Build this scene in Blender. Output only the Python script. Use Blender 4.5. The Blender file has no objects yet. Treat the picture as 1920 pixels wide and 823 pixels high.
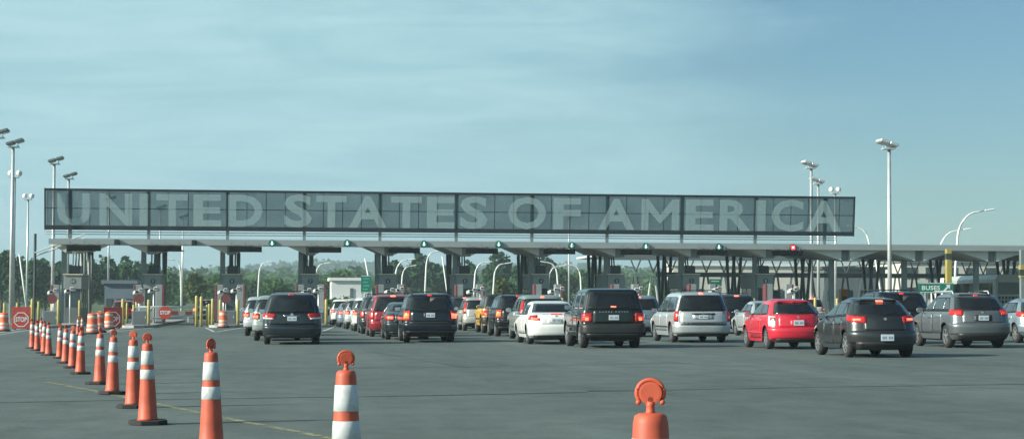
import bpy, bmesh, math, random
import numpy as np
from mathutils import Vector, Matrix, Euler

R = math.radians
random.seed(7)
rng = np.random.default_rng(11)
SC = bpy.context.scene
COL = SC.collection

# ------------------------------------------------------------------ camera
F_PX, IW, IH = 3700.0, 1920.0, 823.0
CAM_H = 1.35
YAW = math.atan(440.0 / F_PX)          # the road runs to a vanishing point left of centre
PITCH = math.atan(160.5 / F_PX)
ROLL = R(0.22)
cam_d = bpy.data.cameras.new('camera')
cam = bpy.data.objects.new('camera', cam_d)
COL.objects.link(cam)
CAM_ROT = (Matrix.Rotation(-YAW, 3, 'Z') @ Matrix.Rotation(R(90) + PITCH, 3, 'X') @ Matrix.Rotation(ROLL, 3, 'Z'))
cam.location = (0, 0, CAM_H)
cam.rotation_euler = CAM_ROT.to_euler()
cam_d.sensor_width = 36.0
cam_d.lens = 36.0 * F_PX / IW
cam_d.clip_start = 0.1
cam_d.clip_end = 20000
SC.camera = cam

# ------------------------------------------------------------------ world, sun, exposure
SUN_EL = R(24)
SUN_VEC = Vector((-1.0, -0.30, 0))     # horizontal direction towards the sun
SUN_VEC.normalize()
SUN_DIR = Vector((SUN_VEC.x * math.cos(SUN_EL), SUN_VEC.y * math.cos(SUN_EL), math.sin(SUN_EL)))
W = bpy.data.worlds.new('World')
SC.world = W
W.use_nodes = True
nt = W.node_tree
nt.nodes.clear()
n_out = nt.nodes.new('ShaderNodeOutputWorld')
n_bg = nt.nodes.new('ShaderNodeBackground')
n_sky = nt.nodes.new('ShaderNodeTexSky')
n_sky.sky_type = 'NISHITA'
n_sky.sun_disc = False
n_sky.sun_elevation = SUN_EL
n_sky.sun_rotation = math.atan2(SUN_VEC.x, SUN_VEC.y)
n_sky.altitude = 60
n_sky.air_density = 1.0
n_sky.dust_density = 0.1
n_sky.ozone_density = 1.5
n_tint = nt.nodes.new('ShaderNodeMix')
n_tint.data_type = 'RGBA'
n_tint.blend_type = 'MULTIPLY'
n_tint.inputs['Factor'].default_value = 1.0
n_tint.inputs['B'].default_value = (0.38, 0.56, 0.65, 1)
nt.links.new(n_sky.outputs[0], n_tint.inputs['A'])
# thin streaky cloud
n_tc = nt.nodes.new('ShaderNodeTexCoord')
n_map = nt.nodes.new('ShaderNodeMapping')
n_map.inputs['Rotation'].default_value = (0, R(14), 0)
n_map.inputs['Scale'].default_value = (2.0, 2.0, 5.0)
n_no = nt.nodes.new('ShaderNodeTexNoise')
n_no.inputs['Scale'].default_value = 2.4
n_no.inputs['Detail'].default_value = 7
n_no.inputs['Roughness'].default_value = 0.56
n_no.inputs['Distortion'].default_value = 0.5
# a thin sheet of high cloud with a ragged edge: clear sky to the right, veiled to the left
n_dot = nt.nodes.new('ShaderNodeVectorMath')
n_dot.operation = 'DOT_PRODUCT'
n_dot.inputs[1].default_value = (1.0, 0.0, 0.45)
n_add = nt.nodes.new('ShaderNodeMath')
n_add.operation = 'MULTIPLY_ADD'
n_add.inputs[1].default_value = 0.50
n_rmp = nt.nodes.new('ShaderNodeMapRange')
n_rmp.interpolation_type = 'SMOOTHSTEP'
n_rmp.inputs['From Min'].default_value = 0.61
n_rmp.inputs['From Max'].default_value = 0.37
n_rmp.inputs['To Min'].default_value = 0.04
n_rmp.inputs['To Max'].default_value = 0.97
nt.links.new(n_tc.outputs['Generated'], n_map.inputs['Vector'])
nt.links.new(n_map.outputs[0], n_no.inputs['Vector'])
nt.links.new(n_tc.outputs['Generated'], n_dot.inputs[0])
nt.links.new(n_no.outputs[0], n_add.inputs[0])
nt.links.new(n_dot.outputs['Value'], n_add.inputs[2])
nt.links.new(n_add.outputs[0], n_rmp.inputs['Value'])
# fine streaks inside the veil
n_map2 = nt.nodes.new('ShaderNodeMapping')
n_map2.inputs['Rotation'].default_value = (0, R(-9), 0)
n_map2.inputs['Scale'].default_value = (3.0, 3.0, 24.0)
n_no2 = nt.nodes.new('ShaderNodeTexNoise')
n_no2.inputs['Scale'].default_value = 3.2
n_no2.inputs['Detail'].default_value = 8
n_no2.inputs['Roughness'].default_value = 0.6
n_no2.inputs['Distortion'].default_value = 0.9
nt.links.new(n_tc.outputs['Generated'], n_map2.inputs['Vector'])
nt.links.new(n_map2.outputs[0], n_no2.inputs['Vector'])
n_veil = nt.nodes.new('ShaderNodeMix')
n_veil.data_type = 'RGBA'
n_veil.inputs['A'].default_value = (2.70, 4.65, 5.25, 1)
n_veil.inputs['B'].default_value = (3.42, 5.35, 5.85, 1)
n_st = nt.nodes.new('ShaderNodeMapRange')
n_st.inputs['From Min'].default_value = 0.35
n_st.inputs['From Max'].default_value = 0.65
nt.links.new(n_no2.outputs[0], n_st.inputs['Value'])
nt.links.new(n_st.outputs[0], n_veil.inputs['Factor'])
n_cl = nt.nodes.new('ShaderNodeMix')
n_cl.data_type = 'RGBA'
nt.links.new(n_veil.outputs['Result'], n_cl.inputs['B'])
nt.links.new(n_rmp.outputs[0], n_cl.inputs['Factor'])
nt.links.new(n_tint.outputs['Result'], n_cl.inputs['A'])
nt.links.new(n_cl.outputs['Result'], n_bg.inputs['Color'])
n_bg.inputs['Strength'].default_value = 0.08
nt.links.new(n_bg.outputs[0], n_out.inputs['Surface'])

sun_d = bpy.data.lights.new('sun', 'SUN')
sun_d.energy = 4.4
sun_d.angle = R(0.6)
sun_d.color = (1.0, 0.97, 0.84)
sun = bpy.data.objects.new('sun', sun_d)
COL.objects.link(sun)
sun.rotation_euler = SUN_DIR.to_track_quat('Z', 'Y').to_euler()

SC.render.engine = 'CYCLES'
SC.cycles.use_denoising = True
SC.cycles.max_bounces = 6
SC.cycles.transparent_max_bounces = 16
SC.cycles.volume_bounces = 0
SC.view_settings.view_transform = 'Standard'
SC.view_settings.look = 'None'
SC.view_settings.exposure = 0.8
SC.view_settings.gamma = 1.0
SC.render.resolution_x, SC.render.resolution_y = 1024, 438

# ------------------------------------------------------------------ pixels to places
SLOPE = 0.006                           # the tarmac rises slightly to the right
def gz(x): return SLOPE * max(-80.0, min(160.0, x))
def ray(u, v):
    d = CAM_ROT @ Vector(((u - IW / 2) / F_PX, -(v - IH / 2) / F_PX, -1.0))
    return d
def gp(u, v):
    d = ray(u, v)
    t = CAM_H / (SLOPE * d.x - d.z)
    return Vector((d.x * t, d.y * t, CAM_H + d.z * t))
def at(u, v, Y):
    d = ray(u, v)
    t = Y / d.y
    return Vector((d.x * t, Y, CAM_H + d.z * t))
def spot(u, s):
    """ground point whose pixel column is u and where one metre spans s pixels"""
    depth = F_PX / s
    d = ray(u, 575)
    fwd = CAM_ROT @ Vector((0, 0, -1))
    t = depth / d.dot(fwd)
    x, y = d.x * t, d.y * t
    return Vector((x, y, gz(x)))

# ------------------------------------------------------------------ materials
MATS = {}
def mat(name, col=(0.5, 0.5, 0.5), rough=0.6, metal=0.0, var=0.12, scale=3.0, bump=0.0, spec=0.5, coat=0.0,
        emit=None, estr=0.0, alpha=1.0, col2=None, detail=5, trans=0.0):
    if name in MATS: return MATS[name]
    m = bpy.data.materials.new(name)
    m.use_nodes = True
    t = m.node_tree
    b = t.nodes['Principled BSDF']
    b.inputs['Roughness'].default_value = rough
    b.inputs['Metallic'].default_value = metal
    b.inputs['Specular IOR Level'].default_value = spec
    b.inputs['Coat Weight'].default_value = coat
    b.inputs['Coat Roughness'].default_value = 0.06
    b.inputs['Alpha'].default_value = alpha
    b.inputs['Transmission Weight'].default_value = trans
    tc = t.nodes.new('ShaderNodeTexCoord')
    no = t.nodes.new('ShaderNodeTexNoise')
    no.inputs['Scale'].default_value = scale
    no.inputs['Detail'].default_value = detail
    no.inputs['Roughness'].default_value = 0.6
    t.links.new(tc.outputs['Object'], no.inputs['Vector'])
    mx = t.nodes.new('ShaderNodeMix')
    mx.data_type = 'RGBA'
    c2 = col2 if col2 else tuple(c * (1 - var) for c in col)
    c1 = col if col2 else tuple(min(1, c * (1 + var)) for c in col)
    mx.inputs['A'].default_value = (*c1, 1)
    mx.inputs['B'].default_value = (*c2, 1)
    mr = t.nodes.new('ShaderNodeMapRange')
    mr.inputs['From Min'].default_value = 0.32
    mr.inputs['From Max'].default_value = 0.68
    t.links.new(no.outputs[0], mr.inputs['Value'])
    t.links.new(mr.outputs[0], mx.inputs['Factor'])
    t.links.new(mx.outputs['Result'], b.inputs['Base Color'])
    if bump > 0:
        bp = t.nodes.new('ShaderNodeBump')
        bp.inputs['Strength'].default_value = bump
        bp.inputs['Distance'].default_value = 0.02
        t.links.new(no.outputs[0], bp.inputs['Height'])
        t.links.new(bp.outputs[0], b.inputs['Normal'])
    if emit:
        b.inputs['Emission Color'].default_value = (*emit, 1)
        b.inputs['Emission Strength'].default_value = estr
    MATS[name] = m
    return m

def asphalt_mat():
    m = bpy.data.materials.new('asphalt')
    m.use_nodes = True
    t = m.node_tree
    b = t.nodes['Principled BSDF']
    b.inputs['Roughness'].default_value = 0.88
    b.inputs['Specular IOR Level'].default_value = 0.25
    tc = t.nodes.new('ShaderNodeTexCoord')
    def noise(scale, det, mapscale=(1, 1, 1), ro=0.6):
        mp = t.nodes.new('ShaderNodeMapping')
        mp.inputs['Scale'].default_value = mapscale
        n = t.nodes.new('ShaderNodeTexNoise')
        n.inputs['Scale'].default_value = scale
        n.inputs['Detail'].default_value = det
        n.inputs['Roughness'].default_value = ro
        t.links.new(tc.outputs['Object'], mp.inputs['Vector'])
        t.links.new(mp.outputs[0], n.inputs['Vector'])
        return n
    big = noise(0.16, 5, (1, 0.35, 1))
    track = noise(0.5, 3, (1.0, 0.03, 1))
    fine = noise(28, 3, ro=0.8)
    blot = noise(1.3, 6, (1, 0.6, 1))
    r1 = t.nodes.new('ShaderNodeValToRGB')
    r1.color_ramp.elements[0].position = 0.3
    r1.color_ramp.elements[0].color = (0.088, 0.113, 0.107, 1)
    r1.color_ramp.elements[1].position = 0.7
    r1.color_ramp.elements[1].color = (0.130, 0.158, 0.149, 1)
    t.links.new(big.outputs[0], r1.inputs[0])
    def mul(a, n, lo, hi, fmin=0.3, fmax=0.7):
        mr = t.nodes.new('ShaderNodeMapRange')
        mr.inputs['From Min'].default_value = fmin
        mr.inputs['From Max'].default_value = fmax
        mr.inputs['To Min'].default_value = lo
        mr.inputs['To Max'].default_value = hi
        t.links.new(n.outputs[0], mr.inputs['Value'])
        mx = t.nodes.new('ShaderNodeMix')
        mx.data_type = 'RGBA'
        mx.blend_type = 'MULTIPLY'
        mx.inputs['Factor'].default_value = 1
        t.links.new(a, mx.inputs['A'])
        t.links.new(mr.outputs[0], mx.inputs['B'])
        return mx.outputs['Result']
    c = mul(r1.outputs[0], track, 0.85, 1.10)
    c = mul(c, fine, 0.82, 1.16)
    c = mul(c, blot, 0.80, 1.10)
    oil = noise(0.55, 7, (1.0, 0.30, 1), 0.7)
    c = mul(c, oil, 1.0, 0.62, 0.60, 0.74)
    spk = noise(5.0, 4, (1, 1, 1), 0.8)
    c = mul(c, spk, 0.90, 1.10)
    t.links.new(c, b.inputs['Base Color'])
    bp = t.nodes.new('ShaderNodeBump')
    bp.inputs['Strength'].default_value = 0.5
    bp.inputs['Distance'].default_value = 0.01
    t.links.new(fine.outputs[0], bp.inputs['Height'])
    t.links.new(bp.outputs[0], b.inputs['Normal'])
    return m

def worn_paint(name, col, wear=0.45):
    """road paint with worn-through gaps of tarmac colour"""
    m = mat(name, col, 0.8, var=0.1, scale=6)
    t = m.node_tree
    b = t.nodes['Principled BSDF']
    tc = t.nodes.new('ShaderNodeTexCoord')
    no = t.nodes.new('ShaderNodeTexNoise')
    no.inputs['Scale'].default_value = 3.5
    no.inputs['Detail'].default_value = 8
    no.inputs['Roughness'].default_value = 0.75
    mr = t.nodes.new('ShaderNodeMapRange')
    mr.inputs['From Min'].default_value = wear - 0.08
    mr.inputs['From Max'].default_value = wear + 0.1
    t.links.new(tc.outputs['Object'], no.inputs['Vector'])
    t.links.new(no.outputs[0], mr.inputs['Value'])
    t.links.new(mr.outputs[0], b.inputs['Alpha'])
    return m

def sheer_mat(name, col, alpha, stripe=0.0):
    """fine metal mesh that lets part of the light through"""
    m = bpy.data.materials.new(name)
    m.use_nodes = True
    t = m.node_tree
    t.nodes.remove(t.nodes['Principled BSDF'])
    out = t.nodes['Material Output']
    d = t.nodes.new('ShaderNodeBsdfPrincipled')
    d.inputs['Roughness'].default_value = 0.55
    d.inputs['Base Color'].default_value = (*col, 1)
    tr = t.nodes.new('ShaderNodeBsdfTransparent')
    mx = t.nodes.new('ShaderNodeMixShader')
    tc = t.nodes.new('ShaderNodeTexCoord')
    no = t.nodes.new('ShaderNodeTexNoise')
    no.inputs['Scale'].default_value = 0.5
    no.inputs['Detail'].default_value = 4
    mr = t.nodes.new('ShaderNodeMapRange')
    mr.inputs['From Min'].default_value = 0.3
    mr.inputs['From Max'].default_value = 0.7
    mr.inputs['To Min'].default_value = alpha - 0.05
    mr.inputs['To Max'].default_value = alpha + 0.05
    t.links.new(tc.outputs['Object'], no.inputs['Vector'])
    t.links.new(no.outputs[0], mr.inputs['Value'])
    t.links.new(mr.outputs[0], mx.inputs['Fac'])
    t.links.new(tr.outputs[0], mx.inputs[1])
    t.links.new(d.outputs[0], mx.inputs[2])
    t.links.new(mx.outputs[0], out.inputs['Surface'])
    return m

def leaf_mat(name, c1, c2, scale=0.12):
    m = bpy.data.materials.new(name)
    m.use_nodes = True
    t = m.node_tree
    b = t.nodes['Principled BSDF']
    b.inputs['Roughness'].default_value = 0.75
    b.inputs['Specular IOR Level'].default_value = 0.2
    tc = t.nodes.new('ShaderNodeTexCoord')
    n1 = t.nodes.new('ShaderNodeTexNoise')
    n1.inputs['Scale'].default_value = scale
    n1.inputs['Detail'].default_value = 4
    rp = t.nodes.new('ShaderNodeValToRGB')
    rp.color_ramp.elements[0].position = 0.35
    rp.color_ramp.elements[0].color = (*c1, 1)
    rp.color_ramp.elements[1].position = 0.68
    rp.color_ramp.elements[1].color = (*c2, 1)
    t.links.new(tc.outputs['Object'], n1.inputs['Vector'])
    t.links.new(n1.outputs[0], rp.inputs[0])
    t.links.new(rp.outputs[0], b.inputs['Base Color'])
    tl = t.nodes.new('ShaderNodeBsdfTranslucent')
    t.links.new(rp.outputs[0], tl.inputs['Color'])
    mx = t.nodes.new('ShaderNodeMixShader')
    mx.inputs['Fac'].default_value = 0.3
    t.links.new(b.outputs[0], mx.inputs[1])
    t.links.new(tl.outputs[0], mx.inputs[2])
    t.links.new(mx.outputs[0], t.nodes['Material Output'].inputs['Surface'])
    return m

M_STEEL = mat('painted_steel', (0.20, 0.235, 0.235), 0.5, 0.2, 0.1, 2)
M_DSTEEL = mat('dark_steel', (0.055, 0.068, 0.072), 0.45, 0.3, 0.12, 2)
M_GALV = mat('galvanised_steel', (0.60, 0.62, 0.60), 0.45, 0.5, 0.1, 4)
M_GREY = mat('grey_cladding', (0.24, 0.27, 0.27), 0.55, 0.1, 0.08, 1.5)
M_DGREY = mat('dark_grey_cladding', (0.12, 0.14, 0.145), 0.55, 0.1, 0.1, 1.5)
M_SOFFIT = mat('canopy_soffit', (0.60, 0.60, 0.55), 0.7, 0, 0.08, 0.6)
M_FASCIA = mat('canopy_fascia', (0.27, 0.31, 0.31), 0.5, 0.1, 0.07, 0.5)
M_BLACK = mat('black_plastic', (0.018, 0.019, 0.02), 0.5, 0, 0.2, 5)
M_RUBBER = mat('rubber', (0.022, 0.022, 0.023), 0.85, 0, 0.3, 6)
M_WHITE = mat('white_paint', (0.72, 0.73, 0.70), 0.45, 0, 0.06, 3)
M_YELLOW = mat('yellow_paint', (0.46, 0.39, 0.13), 0.55, 0, 0.15, 4)
M_MAROON = mat('maroon_paint', (0.15, 0.042, 0.045), 0.55, 0, 0.15, 3)
M_ORANGE = mat('orange_plastic', (0.62, 0.108, 0.050), 0.55, 0, 0.1, 7, col2=(0.43, 0.082, 0.046))
M_ORANGE2 = mat('faded_orange_plastic', (0.78, 0.15, 0.06), 0.55, 0, 0.14, 5)
M_BAND = mat('reflective_white_band', (0.62, 0.66, 0.66), 0.4, 0, 0.10, 14, col2=(0.45, 0.47, 0.46))
M_CONCRETE = mat('concrete', (0.34, 0.335, 0.31), 0.85, 0, 0.15, 1.4, 0.2)
M_GLASS = mat('dark_glass', (0.012, 0.015, 0.017), 0.04, 0, 0.3, 2, spec=0.5)
M_SGLASS = mat('side_glass', (0.020, 0.026, 0.029), 0.05, 0, 0.3, 2, spec=1.0)
M_SGLASS.node_tree.nodes['Principled BSDF'].inputs['IOR'].default_value = 1.75
M_BGLASS = mat('booth_glass', (0.05, 0.07, 0.075), 0.08, 0, 0.3, 1.5)
M_CHROME = mat('chrome', (0.75, 0.77, 0.78), 0.18, 1.0, 0.05, 4)
M_RIM = mat('alloy_rim', (0.55, 0.56, 0.57), 0.3, 0.8, 0.08, 5)
M_LAMPRED = mat('tail_lamp_red', (0.42, 0.02, 0.022), 0.18, 0, 0.15, 12)
M_LAMPLIT = mat('tail_lamp_lit', (0.55, 0.03, 0.03), 0.2, 0, 0.15, 12, emit=(1, 0.06, 0.035), estr=0.35)
M_LAMPHOT = mat('brake_lamp_glow', (0.7, 0.1, 0.06), 0.2, 0, 0.1, 12, emit=(1, 0.16, 0.08), estr=1.7)
M_LAMPCLR = mat('clear_lamp', (0.70, 0.66, 0.64), 0.12, 0, 0.08, 12)
M_AMBER = mat('amber_lamp', (0.75, 0.25, 0.04), 0.2, 0, 0.1, 12, emit=(1, 0.35, 0.06), estr=0.4)
M_PLATE = mat('plate_white', (0.55, 0.62, 0.66), 0.5, 0, 0.06, 8)
M_PLATEINK = mat('plate_ink', (0.14, 0.18, 0.26), 0.6, 0, 0.1, 8)
M_GREENSIGN = mat('green_sign', (0.012, 0.17, 0.11), 0.5, 0, 0.08, 2)
M_SIGNWHITE = mat('sign_white', (0.70, 0.76, 0.74), 0.5, 0, 0.05, 3)
M_REDSIGN = mat('red_sign', (0.40, 0.045, 0.035), 0.55, 0, 0.12, 4)
M_SEAM = mat('tar', (0.032, 0.036, 0.036), 0.7, 0, 0.2, 2)
M_ASPHALT = asphalt_mat()
M_LINEY = worn_paint('worn_yellow_line', (0.26, 0.25, 0.14), 0.45)
M_LINEW = worn_paint('worn_white_line', (0.50, 0.52, 0.48), 0.43)
M_BARK = mat('bark', (0.09, 0.07, 0.05), 0.9, 0, 0.3, 4, 0.4)
M_GRASS = mat('grass_field', (0.10, 0.135, 0.04), 0.9, 0, 0.1, 0.02, col2=(0.045, 0.085, 0.025), detail=9)
M_SIGNPANEL = sheer_mat('sign_mesh_panel', (0.028, 0.066, 0.076), 0.82)
M_SIGNFRAME = mat('sign_frame_navy', (0.010, 0.018, 0.024), 0.6, 0.0, 0.15, 1.5)
M_SIGNLETTER = sheer_mat('sign_letter_film', (0.50, 0.66, 0.66), 0.32)
M_CREAM = mat('cream_wall', (0.56, 0.54, 0.47), 0.7, 0, 0.05, 0.3)
M_PALE = mat('pale_wall', (0.62, 0.64, 0.62), 0.7, 0, 0.05, 0.3)
M_SLATE = mat('slate_blue_roof', (0.13, 0.17, 0.20), 0.6, 0, 0.1, 0.6)

# ------------------------------------------------------------------ mesh helpers
class MB:
    def __init__(s): s.v, s.f = [], []
    def box(s, c, d, rot=None):
        n = len(s.v)
        for sx in (-1, 1):
            for sy in (-1, 1):
                for sz in (-1, 1):
                    p = Vector((sx * d[0] / 2, sy * d[1] / 2, sz * d[2] / 2))
                    if rot is not None: p = rot @ p
                    s.v.append((c[0] + p.x, c[1] + p.y, c[2] + p.z))
        s.f += [tuple(n + i for i in q) for q in ((0, 1, 3, 2), (4, 6, 7, 5), (0, 4, 5, 1), (2, 3, 7, 6), (0, 2, 6, 4), (1, 5, 7, 3))]
        return s
    def tube(s, pts, rad, n=8, caps=True):
        pts = [Vector(p) for p in pts]
        if not hasattr(rad, '__len__'): rad = [rad] * len(pts)
        base = len(s.v)
        for i, p in enumerate(pts):
            a = pts[max(0, i - 1)]; b = pts[min(len(pts) - 1, i + 1)]
            d = (b - a).normalized()
            up = Vector((0, 0, 1)) if abs(d.z) < 0.9 else Vector((0, 1, 0))
            x = d.cross(up).normalized(); y = d.cross(x)
            for k in range(n):
                an = 2 * math.pi * k / n
                q = p + (x * math.cos(an) + y * math.sin(an)) * rad[i]
                s.v.append(tuple(q))
        for i in range(len(pts) - 1):
            for k in range(n):
                k2 = (k + 1) % n
                s.f.append((base + i * n + k, base + i * n + k2, base + (i + 1) * n + k2, base + (i + 1) * n + k))
        if caps:
            s.f.append(tuple(base + k for k in range(n))[::-1])
            s.f.append(tuple(base + (len(pts) - 1) * n + k for k in range(n)))
        return s
    def lathe(s, prof, n=16, c=(0, 0, 0), axis='Z', caps=True):
        base = len(s.v)
        for (r, h) in prof:
            for k in range(n):
                an = 2 * math.pi * k / n
                x, y = r * math.cos(an), r * math.sin(an)
                p = (x, y, h) if axis == 'Z' else ((h, x, y) if axis == 'X' else (x, h, y))
                s.v.append((c[0] + p[0], c[1] + p[1], c[2] + p[2]))
        for i in range(len(prof) - 1):
            for k in range(n):
                k2 = (k + 1) % n
                s.f.append((base + i * n + k, base + i * n + k2, base + (i + 1) * n + k2, base + (i + 1) * n + k))
        if not caps: return s
        s.f.append(tuple(base + k for k in range(n))[::-1])
        s.f.append(tuple(base + (len(prof) - 1) * n + k for k in range(n)))
        return s
    def prism(s, poly, y0, y1, plane='XZ'):
        """outline in a plane, given thickness across it"""
        n = len(poly); b = len(s.v)
        for y in (y0, y1):
            for (p, q) in poly:
                s.v.append((p, y, q) if plane == 'XZ' else ((p, q, y) if plane == 'XY' else (y, p, q)))
        s.f.append(tuple(range(b, b + n)))
        s.f.append(tuple(range(b + 2 * n - 1, b + n - 1, -1)))
        for i in range(n):
            j = (i + 1) % n
            s.f.append((b + j, b + i, b + n + i, b + n + j))
        return s
    def grid(s, rows):
        """rows of points -> quads; returns nothing"""
        b = len(s.v); m = len(rows[0])
        for r in rows:
            s.v += [tuple(p) for p in r]
        for i in range(len(rows) - 1):
            for j in range(m - 1):
                s.f.append((b + i * m + j, b + i * m + j + 1, b + (i + 1) * m + j + 1, b + (i + 1) * m + j))
        return s
    def build(s, name, m, parent=None, smooth=False, bevel=0.0, recalc=True):
        me = bpy.data.meshes.new(name)
        me.from_pydata(s.v, [], s.f)
        if recalc:
            bm = bmesh.new(); bm.from_mesh(me)
            bmesh.ops.recalc_face_normals(bm, faces=bm.faces)
            if bevel > 0:
                bmesh.ops.bevel(bm, geom=bm.edges, offset=bevel, segments=1, affect='EDGES')
            bm.to_mesh(me); bm.free()
        if smooth:
            me.polygons.foreach_set('use_smooth', [True] * len(me.polygons))
        me.materials.append(m)
        o = bpy.data.objects.new(name, me)
        COL.objects.link(o)
        if parent: o.parent = parent
        return o

def tag(o, label=None, cat=None, group=None, kind=None):
    if label: o['label'] = label
    if cat: o['category'] = cat
    if group: o['group'] = group
    if kind: o['kind'] = kind
    return o
def thing(name, loc, label, cat, group=None, rz=0.0, rot=None):
    o = bpy.data.objects.new(name, None)
    o.empty_display_size = 0.2
    COL.objects.link(o)
    o.location = loc
    o.rotation_euler = rot if rot else (0, 0, rz)
    return tag(o, label, cat, group)
def copy_tree(o, parent=None):
    c = o.copy(); COL.objects.link(c); c.parent = parent
    for ch in [k for k in o.children]: copy_tree(ch, c)
    return c

TEXT_CACHE = {}
def text_mesh(txt, weight=0.0, space=1.0):
    key = (txt, weight, space)
    if key in TEXT_CACHE: return TEXT_CACHE[key]
    cu = bpy.data.curves.new('text', 'FONT')
    cu.body = txt
    cu.size = 1.0
    cu.offset = weight
    cu.space_character = space
    cu.resolution_u = 3
    ob = bpy.data.objects.new('text', cu)
    COL.objects.link(ob)
    dg = bpy.context.evaluated_depsgraph_get()
    dg.update()
    me = bpy.data.meshes.new_from_object(ob.evaluated_get(dg))
    vs = np.array([v.co[:] for v in me.vertices])
    fs = [tuple(p.vertices) for p in me.polygons]
    bpy.data.objects.remove(ob); bpy.data.curves.remove(cu); bpy.data.meshes.remove(me)
    TEXT_CACHE[key] = (vs, fs)
    return vs, fs
def text_obj(name, txt, x0, x1, z0, z1, y, m, parent, weight=0.0, space=1.0, thick=0.0, shear=0.0):
    """text standing upright, facing -Y, filling the given rectangle"""
    vs, fs = text_mesh(txt, weight, space)
    lo, hi = vs.min(0), vs.max(0)
    mb = MB()
    q = []
    for v in vs:
        a = (v[0] - lo[0]) / max(1e-6, hi[0] - lo[0]); b = (v[1] - lo[1]) / max(1e-6, hi[1] - lo[1])
        q.append((x0 + a * (x1 - x0), y, z0 + b * (z1 - z0)))
    mb.v = q; mb.f = list(fs)
    return mb.build(name, m, parent, recalc=False)

# ------------------------------------------------------------------ the ground
mb = MB()
XS = [-4000, -80, 160, 6000]
YS = [-300, 400, 9000]
mb.grid([[(x, y, gz(x) - 0.03) for x in XS] for y in YS])
tag(mb.build('ground', M_GRASS), kind='structure')
mb = MB()
mb.grid([[(x, y, gz(x)) for x in (-75, 0, 80, 158)] for y in (-40, 60, 160, 290)])
tag(mb.build('asphalt', M_ASPHALT), kind='structure')

def ribbon(name, pts, width, m, lift=0.004, wob=0.0, per=0.7):
    """a painted or tarred strip along ground points"""
    P = [Vector(p) for p in pts]
    Q = [P[0]]
    for a, b in zip(P, P[1:]):
        n = max(1, int((b - a).length / per))
        for i in range(1, n + 1): Q.append(a.lerp(b, i / n))
    rows = []
    for i, p in enumerate(Q):
        d = (Q[min(i + 1, len(Q) - 1)] - Q[max(i - 1, 0)]); d.z = 0; d.normalize()
        nrm = Vector((-d.y, d.x, 0))
        w = (width[0] + (width[1] - width[0]) * i / (len(Q) - 1)) if hasattr(width, '__len__') else width
        w *= 1 + wob * random.uniform(-0.6, 0.6)
        c = p + nrm * random.uniform(-1, 1) * wob * 0.05
        a, b = c + nrm * w / 2, c - nrm * w / 2
        rows.append([(a.x, a.y, gz(a.x) + lift), (b.x, b.y, gz(b.x) + lift)])
    mb = MB(); mb.grid(rows)
    return tag(mb.build(name, m), kind='structure')

ribbon('tar_seam', [gp(-40, 755), gp(340, 748), gp(760, 742), gp(1100, 735)], (0.07, 0.11), M_SEAM, wob=0.5)
ribbon('tar_seam', [gp(1100, 732.5), gp(1200, 732)], (0.34, 0.10), M_SEAM, wob=0.2, lift=0.005)
ribbon('tar_seam', [gp(1190, 732), gp(1500, 726), gp(1990, 719)], (0.07, 0.09), M_SEAM, wob=0.5)
ribbon('tar_seam', [gp(-30, 697), gp(400, 691), gp(900, 688), gp(1300, 680)], 0.08, M_SEAM, wob=0.6)
ribbon('tar_seam', [gp(290, 797), gp(420, 792), gp(640, 787)], 0.035, M_SEAM, wob=0.5)
ribbon('tar_seam', [gp(880, 690), gp(700, 660)], 0.03, M_SEAM, wob=0.5)
M_CRACK = mat('crack_filler', (0.060, 0.070, 0.066), 0.8, 0, 0.2, 3)
for (a_, b_, w_) in [((-20, 668), (420, 664), 0.03), ((420, 722), (900, 716), 0.018), ((1000, 700), (1700, 690), 0.02), ((640, 662), (1010, 655), 0.03), ((1280, 790), (1930, 768), 0.012), ((30, 790), (180, 786), 0.012)]:
    pa, pb = gp(*a_), gp(*b_)
    pts_ = [pa.lerp(pb, k / 14) + Vector((random.uniform(-0.05, 0.05), random.uniform(-0.06, 0.06), 0)) for k in range(15)]
    ribbon('asphalt_crack', pts_, w_, M_CRACK, lift=0.0045, wob=0.8, per=0.5)
ribbon('yellow_line', [gp(88, 716), gp(180, 733), gp(300, 758), gp(420, 783), gp(520, 802), gp(660, 829), gp(820, 860)], 0.12, M_LINEY)
ribbon('white_line', [gp(-60, 634), gp(0, 627), gp(56, 618.5), gp(120, 612)], 0.16, M_LINEW)
ribbon('white_line', [gp(150, 628), gp(213, 619), gp(245, 614.5)], 0.14, M_LINEW)

# ------------------------------------------------------------------ inspection lanes: shared positions
def booth_x(n): return 2.2 + 5.2 * (7 - n)
BOOTH_Y = 133.0
NUMS = list(range(10, 0, -1))
WORD = ['', 'one', 'two', 'three', 'four', 'five', 'six', 'seven', 'eight', 'nine', 'ten']

# raised islands with painted noses (setting)
for n in NUMS:
    bx = booth_x(n); g = gz(bx)
    mb = MB()
    y0, y1 = 116.0, 160.0
    poly = [(bx - 0.95, y1), (bx - 0.95, y0 + 1.2), (bx - 0.55, y0 + 0.3), (bx, y0), (bx + 0.55, y0 + 0.3), (bx + 0.95, y0 + 1.2), (bx + 0.95, y1)]
    mb.prism(poly, g - 0.05, g + 0.15, plane='XY')
    tag(mb.build('traffic_island', M_CONCRETE), kind='structure')
    ribbon('island_nose_line', [(bx - 1.1, 116.5, 0), (bx - 0.05, 98.5, 0)], 0.16, M_LINEW)
    ribbon('island_nose_line', [(bx + 1.1, 116.5, 0), (bx + 0.05, 98.5, 0)], 0.16, M_LINEW, lift=0.006)

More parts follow.
